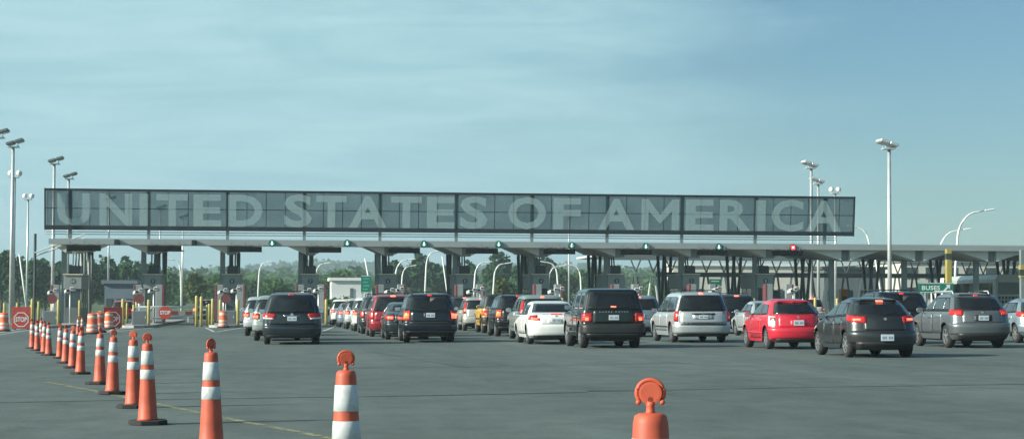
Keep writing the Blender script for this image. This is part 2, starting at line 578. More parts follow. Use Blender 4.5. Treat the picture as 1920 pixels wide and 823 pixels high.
# ------------------------------------------------------------------ the canopy
ZT = 0.5 * (at(200, 449, 131).z + at(1500, 458, 131).z)      # top edge of the canopy
CAN_X0 = at(93, 450, 131).x
CAN_X1 = 78.0
CY0, CY1 = 131.0, 156.0
can = thing('toll_canopy', (0, CY0, 0), 'long grey folded canopy over the numbered inspection booths', 'canopy')
def cz(z): return z
COLX = [booth_x(n) for n in range(10, -6, -1)]
# roof deck, folds and beams rise gently to the rear
TILT = (R(2.1), 0, 0)
CY1 = 146.5
def tilted(o):
    o.location = (0, 0, ZT); o.rotation_euler = TILT
    return o
tilted(MB().box(((CAN_X0 + CAN_X1) / 2, (CY1 - CY0) / 2, -0.04), (CAN_X1 - CAN_X0, CY1 - CY0, 0.08)).build('roof_deck', M_FASCIA, can))
MB().box(((CAN_X0 + CAN_X1) / 2, -0.06, ZT - 0.17), (CAN_X1 - CAN_X0 + 0.1, 0.11, 0.36)).build('fascia', M_FASCIA, can)
# folded soffit: a valley over each booth line, ridges over the lanes
for i, cx in enumerate(COLX):
    right = cx > 36
    low, high = -(1.06 if right else 0.92), -0.40
    lowz = ZT + low
    half = 2.6
    fl = 0.15 if right else 1.10
    for sgn in (-1, 1):
        pts = [(cx + sgn * 0.30, low), (cx + sgn * (half - fl), high), (cx + sgn * half, high), (cx + sgn * half, -0.09), (cx + sgn * 0.30, -0.09)]
        if cx - half < CAN_X0 and sgn < 0:
            pts = [(cx - 0.30, low), (CAN_X0 + 0.1, high), (CAN_X0 + 0.1, -0.09), (cx - 0.30, -0.09)]
        yy0 = 0.6 if not right else 0.25
        tilted(MB().prism(pts, yy0, CY1 - CY0 - 0.3).build('soffit_fold', M_SOFFIT, can))
    tilted(MB().box((cx, (CY1 - CY0) / 2 + 0.2, (low - 0.09) / 2 - 0.03), (0.56, CY1 - CY0 - 1.0, -0.09 - low + 0.06)).build('valley_beam', M_GREY, can))
    g = gz(cx)
    # slanted struts in pairs behind the booth, and rear pairs
    for yb in (11.5,):
        for (dx, dy) in ((-0.28, 1.1), (0.28, 1.1), (-0.28, -1.3), (0.28, -1.3)):
            m2 = MB(); m2.tube([(cx + dx * 0.9, yb, 0.12 + g), (cx + dx * 0.9, yb + dy, lowz + 0.38)], [0.10, 0.12], 8)
            m2.build('strut', M_STEEL, can, smooth=True)
    # front post carries the sign
    if cx < 37.5:
        MB().box((cx - 0.62, 2.4, (lowz + g) / 2 + 0.06), (0.33, 0.34, lowz - g + 0.4)).build('column', M_STEEL, can, bevel=0.02)
    else:
        MB().box((cx - 0.4, 2.4, (lowz + g) / 2 + 0.06), (0.33, 0.34, lowz - g + 0.4)).build('column', M_STEEL, can, bevel=0.02)
# end bracing at the left tip
m2 = MB(); m2.tube([(CAN_X0 - 1.0, 0.5, ZT - 0.9), (CAN_X0 + 2.2, 0.5, ZT + 0.32)], 0.05, 6); m2.build('end_brace', M_GALV, can)
m2 = MB(); m2.tube([(CAN_X0 - 1.0, 0.9, ZT - 1.1), (CAN_X0 + 2.2, 0.9, ZT + 0.1)], 0.05, 6); m2.build('end_brace', M_GALV, can)
m2 = MB(); m2.tube([(CAN_X0 - 1.0, 0.7, gz(CAN_X0)), (CAN_X0 - 1.0, 0.7, ZT + 0.35)], 0.09, 8); m2.build('end_post', M_DSTEEL, can)

# ------------------------------------------------------------------ the sign
SY = 133.6
sxl = at(85, 392, SY).x; sxr = at(1600, 405, SY).x
z_top = 0.5 * (at(83, 354, SY).z + at(1602, 368, SY).z)
z_bot = 0.5 * (at(86, 431, SY).z + at(1597, 442, SY).z)
SH = z_top - z_bot
sign = thing('country_name_sign', (0, SY, z_bot), 'long dark mesh billboard reading UNITED STATES OF AMERICA above the canopy', 'sign', rot=(R(7), 0, 0))
post_u = [132, 279, 427, 571, 713, 856, 998, 1139, 1279, 1417, 1547]
post_x = [at(u, 395, SY).x for u in post_u]
MB().box(((sxl + sxr) / 2, 0.06, SH - 0.09), (sxr - sxl, 0.22, 0.17)).build('top_beam', M_SIGNFRAME, sign)
MB().box(((sxl + sxr) / 2, 0.06, 0.14), (sxr - sxl, 0.26, 0.28)).build('bottom_beam', M_SIGNFRAME, sign)
for x in (sxl, sxr): MB().box((x, 0.06, SH / 2), (0.10, 0.2, SH + 0.02)).build('end_frame', M_SIGNFRAME, sign)
for x in post_x: MB().box((x, 0.16, SH / 2 + 0.03), (0.24, 0.2, SH - 0.1)).build('sign_post', M_SIGNFRAME, sign)
edges = [sxl + 0.06] + post_x + [sxr - 0.06]
panel_lo, panel_hi = 0.29, SH - 0.185
midz = (panel_lo + panel_hi) / 2
MB().box(((sxl + sxr) / 2, 0.085, midz), (sxr - sxl - 0.1, 0.05, 0.05)).build('mid_rail', M_SIGNFRAME, sign)
for a, b in zip(edges, edges[1:]):
    n = max(1, round((b - a) / 1.3))
    for k in range(n):
        xa, xb = a + (b - a) * k / n + 0.02, a + (b - a) * (k + 1) / n - 0.02
        for (za, zb) in ((panel_lo, midz - 0.02), (midz + 0.02, panel_hi)):
            p = MB(); p.v = [(xa, 0, za), (xb, 0, za), (xb, 0, zb), (xa, 0, zb)]; p.f = [(0, 1, 2, 3)]
            p.build('mesh_panel', M_SIGNPANEL, sign, recalc=False)
        if k > 0:
            xx = a + (b - a) * k / n
            MB().box((xx, 0.05, (panel_lo + panel_hi) / 2), (0.045, 0.05, panel_hi - panel_lo)).build('mullion', M_SIGNFRAME, sign)
letters = [('U', 108, 170), ('N', 187, 248), ('I', 262, 278), ('T', 293.5, 352), ('E', 363, 415), ('D', 428, 492.5),
           ('S', 532.6, 584.7), ('T', 592.7, 649.5), ('A', 654.4, 725), ('T', 733, 790), ('E', 800, 852), ('S', 862, 913.7),
           ('O', 952, 1023.4), ('F', 1036.6, 1088), ('A', 1121, 1189), ('M', 1201.6, 1272), ('E', 1284.5, 1337),
           ('R', 1347.5, 1406.4), ('I', 1415.5, 1434), ('C', 1445, 1505), ('A', 1510, 1576)]
for ch, u0, u1 in letters:
    ov = 0.06 if ch in 'OSCU' else 0
    x0, x1 = at(u0, 395, SY).x, at(u1, 395, SY).x
    if ch == 'M':
        z0, z1 = 0.30, SH - 0.30; w = x1 - x0; t = w * 0.19
        ml = MB()
        o_ = [(0, 0), (t / w, 0), (t / w, 0.62), (0.5, 0.21), (1 - t / w, 0.62), (1 - t / w, 0), (1, 0), (1, 1), (1 - t / w * 0.95, 1), (0.5, 0.50), (t / w * 0.95, 1), (0, 1)]
        ml.v = [(x0 + a * w, -0.05, z0 + c * (z1 - z0)) for a, c in o_]
        ml.f = [(0, 1, 2, 11), (11, 2, 10), (10, 2, 3, 9), (9, 3, 4, 8), (8, 4, 7), (7, 4, 5, 6)]
        ml.build('letter', M_SIGNLETTER, sign, recalc=False)
        continue
    text_obj('letter', ch, x0, x1, 0.30 - ov * (0 if ch == 'U' else 0.3), SH - 0.30 + ov * (0 if ch == 'U' else 1), -0.05, M_SIGNLETTER, sign, weight=0.030)
# legs from canopy to sign and the twin pipe rail below it
for x in post_x:
    MB().box((x, 0.16, -0.30), (0.2, 0.18, 0.62 + 2 * 0.0)).build('sign_leg', M_STEEL, sign)
for dz in (-0.16, -0.32):
    m2 = MB(); m2.tube([(sxl, 0.3, dz), (sxr - 1.2, 0.3, dz)], 0.035, 6); m2.build('pipe_rail', M_GALV, sign)

# ------------------------------------------------------------------ lane signals and message boards
def arrow_poly(kind):
    if kind == 'down':
        return [(-0.045, 0.14), (0.045, 0.14), (0.045, -0.02), (0.12, -0.02), (0, -0.15), (-0.12, -0.02), (-0.045, -0.02)]
    return None
M_SIGG = mat('signal_green_face', (0.005, 0.07, 0.055), 0.4, emit=(0.0, 0.25, 0.18), estr=0.25)
M_SIGR = mat('signal_red_face', (0.30, 0.01, 0.03), 0.4, emit=(0.8, 0.02, 0.06), estr=0.45)
M_SIGW = mat('signal_arrow_light', (0.8, 0.95, 0.9), 0.4, emit=(0.75, 1.0, 0.92), estr=0.35)
sig = [(510, 456, 'g'), (651, 456, 'g'), (795, 457.5, 'g'), (935, 458, 'g'), (1072, 460, 'g'), (1211, 462, 'g'), (1348, 463, 'g'), (1487, 464, 'r'),
       (219, 454, 'k'), (364, 455, 'k')]
where = {510: 'between booths eight and seven', 651: 'between booths seven and six', 795: 'between booths six and five', 935: 'above the silver queue left of centre right',
         1072: 'above the lane right of the O in OF', 1211: 'below the letter M', 1348: 'below the letter R', 1487: '', 219: 'between booths ten and nine', 364: 'between booths nine and eight'}
where.update({935: 'below the gap between STATES and OF', 1072: 'below the letter F', })
for u, v, k in sig:
    p = at(u, v, CY0 - 0.25)
    lab = {'g': 'round green lane signal with white down arrow ' + where[u], 'r': 'round red lane signal at the right end of the canopy row',
           'k': 'small dark unlit lane signal box ' + where[u]}[k]
    o = thing('lane_signal', (p.x, p.y, p.z), lab, 'signal', 'lane signals along the canopy edge')
    if k == 'k':
        MB().box((0, 0, 0), (0.34, 0.22, 0.34)).build('housing', M_BLACK, o, bevel=0.02)
        MB().lathe([(0.13, 0), (0.13, 0.02)], 14, (0, -0.132, 0), 'Y').build('lens', M_GLASS, o)
    else:
        MB().lathe([(0.22, 0.0), (0.24, 0.02), (0.24, 0.16)], 20, (0, 0, 0), 'Y').build('housing', M_BLACK, o)
        MB().lathe([(0.20, -0.012), (0.20, 0.0)], 20, (0, -0.003, 0), 'Y').build('face', M_SIGG if k == 'g' else M_SIGR, o)
        if k == 'g':
            MB().prism(arrow_poly('down'), -0.03, -0.017).build('arrow', M_SIGW, o)
        else:
            m2 = MB()
            m2.box((0, -0.024, 0.0), (0.05, 0.012, 0.26), Matrix.Rotation(R(45), 3, 'Y'))
            m2.box((0, -0.0245, 0.0), (0.05, 0.012, 0.26), Matrix.Rotation(R(-45), 3, 'Y'))
            m2.build('cross', M_SIGW, o)
    MB().box((0, 0.16, 0), (0.08, 0.12, 0.08)).build('bracket', M_STEEL, o)

for i, n in enumerate(NUMS):
    cx = booth_x(n)
    p = Vector((cx + 0.92, CY0 - 0.35, ZT - 0.60))
    o = thing('message_board', p, 'dark blank message board hung from the canopy over booth %s' % WORD[n], 'message board', 'message boards on the canopy edge')
    MB().box((0, 0, 0), (2.15, 0.24, 0.36)).build('cabinet', mat('board_black', (0.010, 0.012, 0.013), 0.9, spec=0.1), o, bevel=0.015)
    MB().box((0, -0.126, 0), (2.02, 0.01, 0.26)).build('display_face', mat('dark_display', (0.008, 0.009, 0.010), 0.9, spec=0.1), o)
    for x in (-0.9, 0, 0.9): MB().box((x, 0.10, 0.32), (0.06, 0.06, 0.30)).build('hanger', M_STEEL, o)

# ------------------------------------------------------------------ booths
def make_booth(n):
    bx = booth_x(n); g = gz(bx) + 0.15
    o = thing('inspection_booth', (bx, BOOTH_Y, g), 'grey inspection booth numbered %s under the canopy' % WORD[n], 'booth', 'inspection booths')
    MB().box((0, 2.4, 0.5), (1.12, 4.6, 1.0)).build('lower_wall', M_DGREY, o, bevel=0.02)
    for x in (-0.52, 0.52):
        for y in (0.16, 1.7, 3.2, 4.6): MB().box((x, y, 1.62), (0.09, 0.09, 1.24)).build('corner_post', M_STEEL, o)
    MB().box((0, 0.14, 1.62), (0.94, 0.02, 1.22)).build('window', M_BGLASS, o)
    for x in (-0.535, 0.535):
        for (a, b) in ((0.22, 1.64), (1.76, 3.14), (3.26, 4.54)): MB().box((x, (a + b) / 2, 1.62), (0.02, b - a, 1.22)).build('window', M_BGLASS, o)
    MB().box((0, 2.4, 2.70), (1.16, 4.9, 0.92)).build('fascia_box', M_GREY, o, bevel=0.02)
    MB().box((0, 2.4, 3.20), (1.30, 5.1, 0.07)).build('roof_slab', mat('cream_trim', (0.62, 0.57, 0.40), 0.5), o)
    MB().box((0.05, 1.3, 3.50), (0.72, 1.6, 0.52)).build('rooftop_unit', M_DSTEEL, o, bevel=0.03)
    for x in (-0.25, 0.0, 0.25): MB().box((x + 0.05, 1.3, 3.78), (0.1, 1.4, 0.04)).build('vent', M_BLACK, o)
    MB().lathe([(0.17, 0), (0.17, 0.012)], 16, (0.02, -0.065, 2.74), 'Y').build('number_disc', M_DSTEEL, o)
    w = 0.20 if n == 10 else 0.11
    text_obj('number', str(n), 0.02 - w / 2, 0.02 + w / 2, 2.64, 2.84, -0.074, mat('number_paint', (0.55, 0.50, 0.46), 0.6), o, weight=0.02)
    for x in (-0.2, 0.0, 0.2): m2 = MB().tube([(x * 0.9, 1.6, 3.22), (x * 0.9, 2.0 + x, ZT - g - 0.8)], 0.05, 6); m2.build('conduit', M_STEEL, o)
    return o
for n in NUMS: make_booth(n)

def portal(n, side):
    bx = booth_x(n); x = bx + side * 0.95
    o = thing('portal_monitor', (x, 129.5, gz(x) + 0.15 if abs(side) < 1.0 else gz(x)), 'grey portal monitor pillar with maroon edge on the %s of booth %s' % ('left' if side < 0 else 'right', WORD[n]), 'portal monitor', 'portal monitors flanking the booths')
    MB().box((-side * 0.02, 0, 1.28), (0.46, 0.75, 2.4)).build('cabinet', M_GREY, o, bevel=0.03)
    MB().box((side * 0.30, -0.02, 1.30), (0.16, 0.72, 2.34)).build('edge_panel', M_MAROON, o, bevel=0.02)
    MB().box((0, 0, 0.04), (0.66, 0.95, 0.08)).build('base_plate', M_DSTEEL, o)
    return o
for n in NUMS:
    for side in ((-1, 1) if n <= 9 else (-1,)):
        portal(n, side * 0.72)

def camera_mast(x, y, h, n, side, k):
    g = gz(x) + 0.15
    o = thing('camera_mast', (x, y, g), 'white camera housings on a grey mast %s booth %s' % (side, WORD[n]), 'camera mast', 'plate camera masts on the islands')
    MB().tube([(0, 0, 0), (0, 0, h)], 0.05, 8).build('pole', M_GALV, o, smooth=True)
    MB().box((0, 0, 0.015), (0.22, 0.22, 0.03)).build('base_plate', M_GALV, o)
    for dx, dz, rz in ((-0.20, 0.0, 0.35), (0.17, 0.12, -0.3)):
        r = Matrix.Rotation(rz, 3, 'Z') @ Matrix.Rotation(R(-12), 3, 'X')
        c = MB().box((dx, -0.05, h + dz), (0.26, 0.42, 0.21), r).build('camera_housing', mat('camera_casing', (0.50, 0.52, 0.51), 0.5), o, bevel=0.03)
        MB().box(tuple(Vector((dx, -0.05, h + dz)) + r @ Vector((0, -0.235, 0))), (0.17, 0.012, 0.12), r).build('lens_window', M_BLACK, c)
    MB().box((0, 0, h + 0.03), (0.42, 0.05, 0.05)).build('crossarm', M_GALV, o)
    return o
for n in NUMS:
    bx = booth_x(n)
    camera_mast(bx - 0.30, 124.5, 1.95, n, 'well in front of', 0)
    camera_mast(bx + 0.45, 127.0, 2.05, n, 'close before', 1)

def stop_paddle(n):
    bx = booth_x(n); x = bx - 0.1
    o = thing('stop_paddle', (x, 122.0, gz(x) + 0.15), 'dull maroon octagonal sign on a short post in front of booth %s' % WORD[n], 'sign', 'maroon octagons before the booths')
    MB().tube([(0, 0, 0), (0, 0, 1.75)], 0.035, 8).build('post', M_GALV, o)
    oc = [(0.31 * math.cos(R(22.5 + 45 * k)), 1.55 + 0.31 * math.sin(R(22.5 + 45 * k))) for k in range(8)]
    MB().prism(oc, -0.055, -0.04).build('plate', M_MAROON, o)
    return o
for n in (10, 9, 8, 7, 6): stop_paddle(n)

# utility cabinets on the islands
for n in (10, 9, 8, 7):
    bx = booth_x(n)
    o = thing('utility_cabinet', (bx + 0.15, 119.6, gz(bx) + 0.15), 'low blue-grey utility cabinet on the island before booth %s' % WORD[n], 'cabinet', 'utility cabinets on the islands')
    MB().box((0, 0, 0.42), (1.0, 0.7, 0.84)).build('body', M_SLATE, o, bevel=0.03)
    MB().box((0, -0.358, 0.45), (0.8, 0.012, 0.66)).build('door', M_DGREY, o)
    MB().box((0.3, -0.372, 0.45), (0.05, 0.02, 0.12)).build('handle', M_GALV, o)

ORD = ['first', 'second', 'third', 'fourth', 'fifth', 'sixth', 'seventh', 'eighth', 'ninth', 'tenth', 'eleventh', 'twelfth', 'thirteenth', 'fourteenth', 'fifteenth', 'sixteenth', 'seventeenth', 'eighteenth', 'nineteenth', 'twentieth']
def bollard(x, y, h, label, r=0.09, base=0.15):
    o = thing('bollard', (x, y, gz(x) + base), label, 'bollard', 'yellow bollards guarding the islands')
    MB().lathe([(r, 0), (r, h - 0.06), (r * 0.8, h - 0.015), (r * 0.3, h)], 12).build('post', M_YELLOW, o, smooth=True)
    MB().lathe([(r * 1.5, 0), (r * 1.5, 0.03)], 12).build('foot', M_DSTEEL, o)
    return o
for n in NUMS:
    bx = booth_x(n)
    bs = [(-0.75, 117.6, 1.55), (0.72, 117.9, 1.5), (-0.55, 126.2, 1.5), (0.62, 131.4, 1.5)]
    for i, (dx, y, h) in enumerate(bs):
        bollard(bx + dx, y, h, 'yellow bollard, %s one from the nose of the booth %s island' % (ORD[i], WORD[n]))
for i, (u, v, h) in enumerate([(8, 607, 1.5), (32, 606, 1.5), (58, 607, 1.35), (72, 607, 1.6), (96, 606, 1.5), (103, 608, 1.5)]):
    p = gp(u, v); bollard(p.x, p.y, h, 'yellow bollard, %s from the left edge beyond the cones' % ORD[i], base=0)
for i, (u, v, h) in enumerate([(368, 612, 1.9), (377, 612, 1.85), (392, 610, 1.4)]):
    p = gp(u, v); bollard(p.x, p.y, h, 'yellow bollard at the right end of the swing gate, %s from its latch side' % ORD[i], base=0)
for i, (u, v, h) in enumerate([(229, 604, 1.6), (238, 605, 1.5)]):
    p = gp(u, v); bollard(p.x, p.y, h, 'yellow bollard right of the red board, %s of two' % ORD[i], base=0)

# ------------------------------------------------------------------ swing gate with STOP octagon
gA, gB = gp(250, 612), gp(388, 611)
gate = thing('swing_gate', (gA.x, gA.y, gz(gA.x)), 'steel swing gate with a red STOP octagon closing the lane beside booth nine', 'gate')
dxg, dyg = gB.x - gA.x, gB.y - gA.y
MB().tube([(0, 0, 0), (0, 0, 1.35)], 0.07, 10).build('hinge_post', M_YELLOW, gate, smooth=True)
MB().tube([(dxg, dyg, 0), (dxg, dyg, 1.35)], 0.07, 10).build('latch_post', M_YELLOW, gate, smooth=True)
MB().tube([(0, 0, 1.20), (dxg, dyg, 1.22)], 0.06, 8).build('top_rail', M_GALV, gate, smooth=True)
MB().tube([(0, 0, 0.40), (dxg, dyg, 0.75)], 0.06, 8).build('bottom_rail', M_GALV, gate, smooth=True)
MB().box((0.62, -0.02, 0.8), (1.05, 0.03, 0.72)).build('gate_sheet', M_GREY, gate)
m2 = MB().tube([(0.1, -0.05, 0.48), (1.1, -0.05, 1.14)], 0.03, 6); m2.build('gate_brace', M_GALV, gate)
def octagon(cx, cz, r): return [(cx + r * math.cos(R(22.5 + 45 * k)), cz + r * math.sin(R(22.5 + 45 * k))) for k in range(8)]
sx = (310 - 250) / (388 - 250) * dxg
sp = MB().prism(octagon(sx, 0.86, 0.42), -0.075, -0.055).build('stop_octagon', M_REDSIGN, gate)
text_obj('lettering', 'STOP', sx - 0.31, sx + 0.31, 0.75, 0.99, -0.082, M_SIGNWHITE, sp, weight=0.02)

# red stop boards
def stop_board(u, v, w, h, lab, rz=0.0, fade=False):
    p = gp(u, v)
    o = thing('stop_board', (p.x, p.y, p.z), lab, 'sign', 'red stop boards at the left', rz=rz)
    b = MB().box((0, 0, h / 2 + 0.06), (w, 0.05, h)).build('board', M_REDSIGN, o, bevel=0.008)
    cz_ = h * 0.42 + 0.06; r = w * 0.42
    ring = MB()
    a, c = octagon(0, cz_, r), octagon(0, cz_, r * 0.90)
    for k in range(8):
        j = (k + 1) % 8
        ring.prism([a[k], a[j], c[j], c[k]], -0.038, -0.029)
    ring.build('octagon_border', M_SIGNWHITE, b)
    text_obj('lettering', 'STOP', -r * 0.72, r * 0.72, cz_ - 0.12, cz_ + 0.14, -0.034, M_SIGNWHITE, b, weight=0.02)
    for x in (-w * 0.35, w * 0.35): MB().box((x, 0.14, 0.03), (0.06, 0.5, 0.06)).build('foot', M_DSTEEL, o)
    for x in (-w * 0.35, w * 0.35): MB().box((x, 0.05, 0.55), (0.05, 0.04, 1.0)).build('upright', M_DSTEEL, o)
stop_board(39.5, 618, 1.0, 1.18, 'red square board with a white outlined STOP octagon at the far left')
stop_board(211, 616, 1.05, 1.15, 'red board with STOP octagon behind the orange drums left of booth nine', rz=R(14))

# ------------------------------------------------------------------ traffic cones
def make_cone():
    o = thing('traffic_cone', (0, 0, 0), 'cone', 'cone')
    b = MB()
    oc = []
    for k in range(8):
        a = R(22.5 + 45 * k); oc.append((0.235 * math.cos(a) / math.cos(R(22.5)) , 0.235 * math.sin(a) / math.cos(R(22.5))))
    oc = [(max(-0.2, min(0.2, x)) , y) for x, y in oc]
    b.prism(oc, 0, 0.05, plane='XY'); b.build('rubber_base', M_RUBBER, o, bevel=0.008)
    def rad(z): return 0.105 + (0.055 - 0.105) * (z - 0.05) / (0.885 - 0.05)
    prof = [(rad(0.05) + 0.012, 0.05), (rad(0.07), 0.07), (rad(0.3), 0.3), (rad(0.5), 0.5), (rad(0.7), 0.7), (rad(0.86), 0.86), (rad(0.88) - 0.004, 0.884), (0.038, 0.892), (0.016, 0.893)]
    MB().lathe(prof, 28).build('cone_body', M_ORANGE, o, smooth=True)
    for z0, z1 in ((0.50, 0.605), (0.66, 0.81)):
        MB().lathe([(rad(z0) + 0.0005, z0), (rad(z0) + 0.003, z0 + 0.002), (rad(z1) + 0.003, z1 - 0.002), (rad(z1) + 0.0005, z1)], 28).build('reflective_band', M_BAND, o, smooth=True)
    h = MB()
    h.tube([(0, 0, 0.885), (0, 0, 0.90), (0, 0, 0.915), (0, 0, 0.93)], [0.020, 0.014, 0.013, 0.018], 12); h.build('handle_neck', M_ORANGE, o, smooth=True)
    d = MB().lathe([(0.030, -0.013), (0.037, -0.012), (0.037, 0.012), (0.030, 0.013)], 26, (0, 0, 0.958), 'Y').build('handle_disc', M_ORANGE, o)
    rim = MB()
    pts = [(0.043 * math.sin(R(a)), 0, 0.958 + 0.043 * math.cos(R(a))) for a in range(-128, 129, 8)]
    rim.tube(pts, [0.0075] * len(pts), 8); rim.build('handle_rim', M_ORANGE, d, smooth=True)
    for sx in (-1, 1): MB().lathe([(0.004, -0.012), (0.009, -0.008), (0.009, 0.008), (0.004, 0.012)], 10, (sx * 0.038, 0, 0.928), 'Y').build('handle_ear', M_ORANGE, d, smooth=True)
    MB().lathe([(0.0085, -0.0008), (0.0085, 0.0)], 14, (0.0, -0.013, 0.938), 'Y').build('handle_hole_shade', mat('hole_shade_orange', (0.22, 0.03, 0.012), 0.7), d)  # flat disc, the shade inside the handle hole painted as dark orange
    return o
cone0 = make_cone()
cones = [(1226, 1288, 579, 'nearest orange cone, only its round handle and collar in view', 0.0), (650, 988, 332, 'second nearest orange and white cone, cut off by the bottom edge', 0.12),
         (396.5, 860, 226, 'third nearest orange cone, base cut off, handle turned sideways', 0.75), (277, 795, 171, 'orange cone fully in view, nearest one showing its black base', 0.1),
         (250, 764, 144, 'cone just left of and behind the nearest full cone', -0.2), (210.4, 738.6, 121, 'third full cone back from the nearest full one', 0.15),
         (187, 720, 107, 'fourth full cone back, narrow handle, left of the yellow line', 1.1), (150.4, 701, 89, 'fifth full cone back along the left row', 0.2),
         (136, 689.6, 79.5, 'sixth full cone back, partly behind the fifth', -0.3), (122.6, 680.6, 72, 'seventh full cone back in the left row', 0.4),
         (112, 671.5, 65, 'eighth full cone back in the left row', 0.0), (91, 666, 63, 'ninth full cone back, right end of the far left cluster', 0.5),
         (82.5, 662, 62, 'tenth full cone back, inside the far left cluster', 1.0), (69.7, 657, 57, 'eleventh full cone back, front of the far left cluster', 0.2),
         (60.5, 653, 56, 'leftmost orange cone of the row', 0.3), (76.8, 650, 55, 'farthest cone of the left cluster, mostly hidden', 0.8),
         (146, 628, 35, 'small far cone near the drums, left of a pair', 0.2), (154, 627, 35, 'small far cone near the drums, right of a pair', 0.9)]
for i, (u, v, hpx, lab, rz) in enumerate(cones):
    p = gp(u, v)
    fwd = CAM_ROT @ Vector((0, 0, -1))
    dep = (p - Vector((0, 0, CAM_H))).dot(fwd)
    H = hpx * dep / F_PX
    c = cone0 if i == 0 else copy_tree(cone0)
    c.location = p
    k = H / 1.0085
    c.scale = (k * 1.03, k * 1.03, k)
    c.rotation_euler = (R(random.uniform(-0.8, 0.8)), R(random.uniform(-1.0, 1.0)), rz - math.atan2(p.x, p.y))
    tag(c, lab, 'cone', 'orange cones leading to the booths')

# drums
def make_drum():
    o = thing('traffic_drum', (0, 0, 0), 'drum', 'drum')
    MB().lathe([(0.40, 0), (0.42, 0.03), (0.40, 0.08), (0.34, 0.09)], 20).build('rubber_ring', M_RUBBER, o, smooth=True)
    prof = []
    for (r, z) in ((0.31, 0.06), (0.305, 0.28), (0.29, 0.29), (0.288, 0.48), (0.275, 0.49), (0.272, 0.68), (0.26, 0.69), (0.258, 0.88), (0.245, 0.93), (0.15, 0.95)): prof.append((r, z))
    MB().lathe(prof, 22).build('barrel', M_ORANGE2, o, smooth=False)
    for (r, z0, z1) in ((0.3075, 0.13, 0.26), (0.2905, 0.32, 0.45), (0.2745, 0.52, 0.65), (0.2605, 0.72, 0.85)):
        if z0 in (0.32, 0.72) or z0 == 0.13: MB().lathe([(r, z0), (r + 0.004, z0 + 0.004), (r + 0.003, z1 - 0.004), (r - 0.001, z1)], 22).build('reflective_band', mat('pale_pink_band', (0.66, 0.50, 0.44), 0.5), o, smooth=True)
    m2 = MB().tube([(-0.1, 0, 0.94), (-0.09, 0, 1.02), (0.09, 0, 1.02), (0.1, 0, 0.94)], 0.02, 8); m2.build('handle', M_ORANGE2, o, smooth=True)
    return o
drum0 = make_drum()
drums = [(7, 621, 'orange and pale banded drum at the left picture edge'), (173, 626, 'left one of three orange drums behind the cones'), (186, 623, 'middle one of three orange drums, half hidden'),
         (204, 617, 'right one of three orange drums, before the red board'), (418.5, 614.5, 'faded orange drum standing alone in front of booth eight')]
for i, (u, v, lab) in enumerate(drums):
    p = gp(u, v); c = drum0 if i == 0 else copy_tree(drum0)
    c.location = p; c.rotation_euler = (0, 0, i * 1.3); c.scale = (0.86, 0.86, 1.0)
    tag(c, lab, 'drum', 'orange traffic drums')

# ------------------------------------------------------------------ light poles
def flood_pole(u, v, Hh, lab, tilt=1, thick=1.0, nheads=4, Y=None):
    """tall pole with a bank of floodlights; height known, distance follows"""
    d = ray(u, v)
    t = (Hh - CAM_H + 0) / d.z
    x, y = d.x * t, d.y * t
    if Y: x, y, Hh = d.x / d.y * Y, Y, CAM_H + d.z / d.y * Y
    o = thing('floodlight_pole', (x, y, gz(x)), lab, 'light pole', 'tall floodlight poles')
    top = Hh - gz(x) - 0.45
    MB().tube([(0, 0, 0), (0, 0, top)], [0.15 * thick, 0.105 * thick], 12).build('pole', M_GALV, o, smooth=True)
    MB().box((0, 0, 0.04), (0.6, 0.6, 0.08)).build('base_plate', M_CONCRETE, o)
    MB().box((0.05 * tilt, 0, top), (0.75, 0.7, 0.07)).build('bracket', M_GALV, o)
    for sx in (-0.3, 0.32):
        for sy in (-0.3, 0.3):
            MB().tube([(sx, sy, top), (sx, sy, top + 0.16)], 0.03, 6).build('yoke', M_GALV, o)
    rot = Matrix.Rotation(R(-17 * tilt), 3, 'Y')
    if nheads == 2:
        for sx in (-0.34, 0.34):
            MB().lathe([(0.05, -0.16), (0.27, 0.1), (0.28, 0.14)], 12, (sx, -0.05, top + 0.36), 'Y').build('floodlight', M_WHITE, o, smooth=True)
    else:
        for sx in (-0.31, 0.31):
            for sy in (-0.31, 0.31):
                c = Vector((0.12 * tilt, 0, top + 0.36)) + rot @ Vector((sx, sy, 0))
                h = MB().box(c, (0.57, 0.58, 0.20), rot).build('floodlight', mat('lamp_casing', (0.16, 0.19, 0.19), 0.45, 0.2) if tilt > 0 else mat('pale_lamp_casing', (0.46, 0.49, 0.49), 0.45, 0.2), o, bevel=0.04)
                MB().box(c - rot @ Vector((0, 0, 0.128)), (0.44, 0.44, 0.012), rot).build('lamp_glass', mat('lamp_lens', (0.35, 0.38, 0.38), 0.2), h)
    return o
flood_pole(-4, 246, 12.6, 'floodlight pole at the left picture edge, only its lamps in view', 1)
flood_pole(25, 264, 12.6, 'tallest floodlight pole fully in view at the far left', 1)
flood_pole(102, 297, 12.6, 'floodlight pole rising above the letter U, left of a close pair', 1)
flood_pole(129, 326, 12.6, 'floodlight pole rising above the letter U, right of a close pair', 1)
flood_pole(28, 323, 12.6, 'thinner floodlight pole close behind the tallest left one', -1, 0.9, 2)
flood_pole(53, 366, 12.6, 'lower floodlight pole just left of the billboard end', -1, 0.9, 2)
flood_pole(205, 370, 12.6, 'floodlight pole seen through the billboard letter N', 1, 0.8)
flood_pole(301, 386, 12.6, 'floodlight pole seen through the billboard before the letter T', 1, 0.8)
flood_pole(343, 404, 12.6, 'shorter looking floodlight pole behind the first letter T', 1, 0.8)
flood_pole(1067, 402, 12.6, 'floodlight pole seen through the billboard letter F', -1, 0.8)
flood_pole(1667, 266, 12.4, 'large pale floodlight pole standing right of the billboard, before the canopy', -1, 1.0, 4, Y=119.0)
flood_pole(1521, 305, 12.6, 'floodlight pole above the letters CA, left of three', -1)
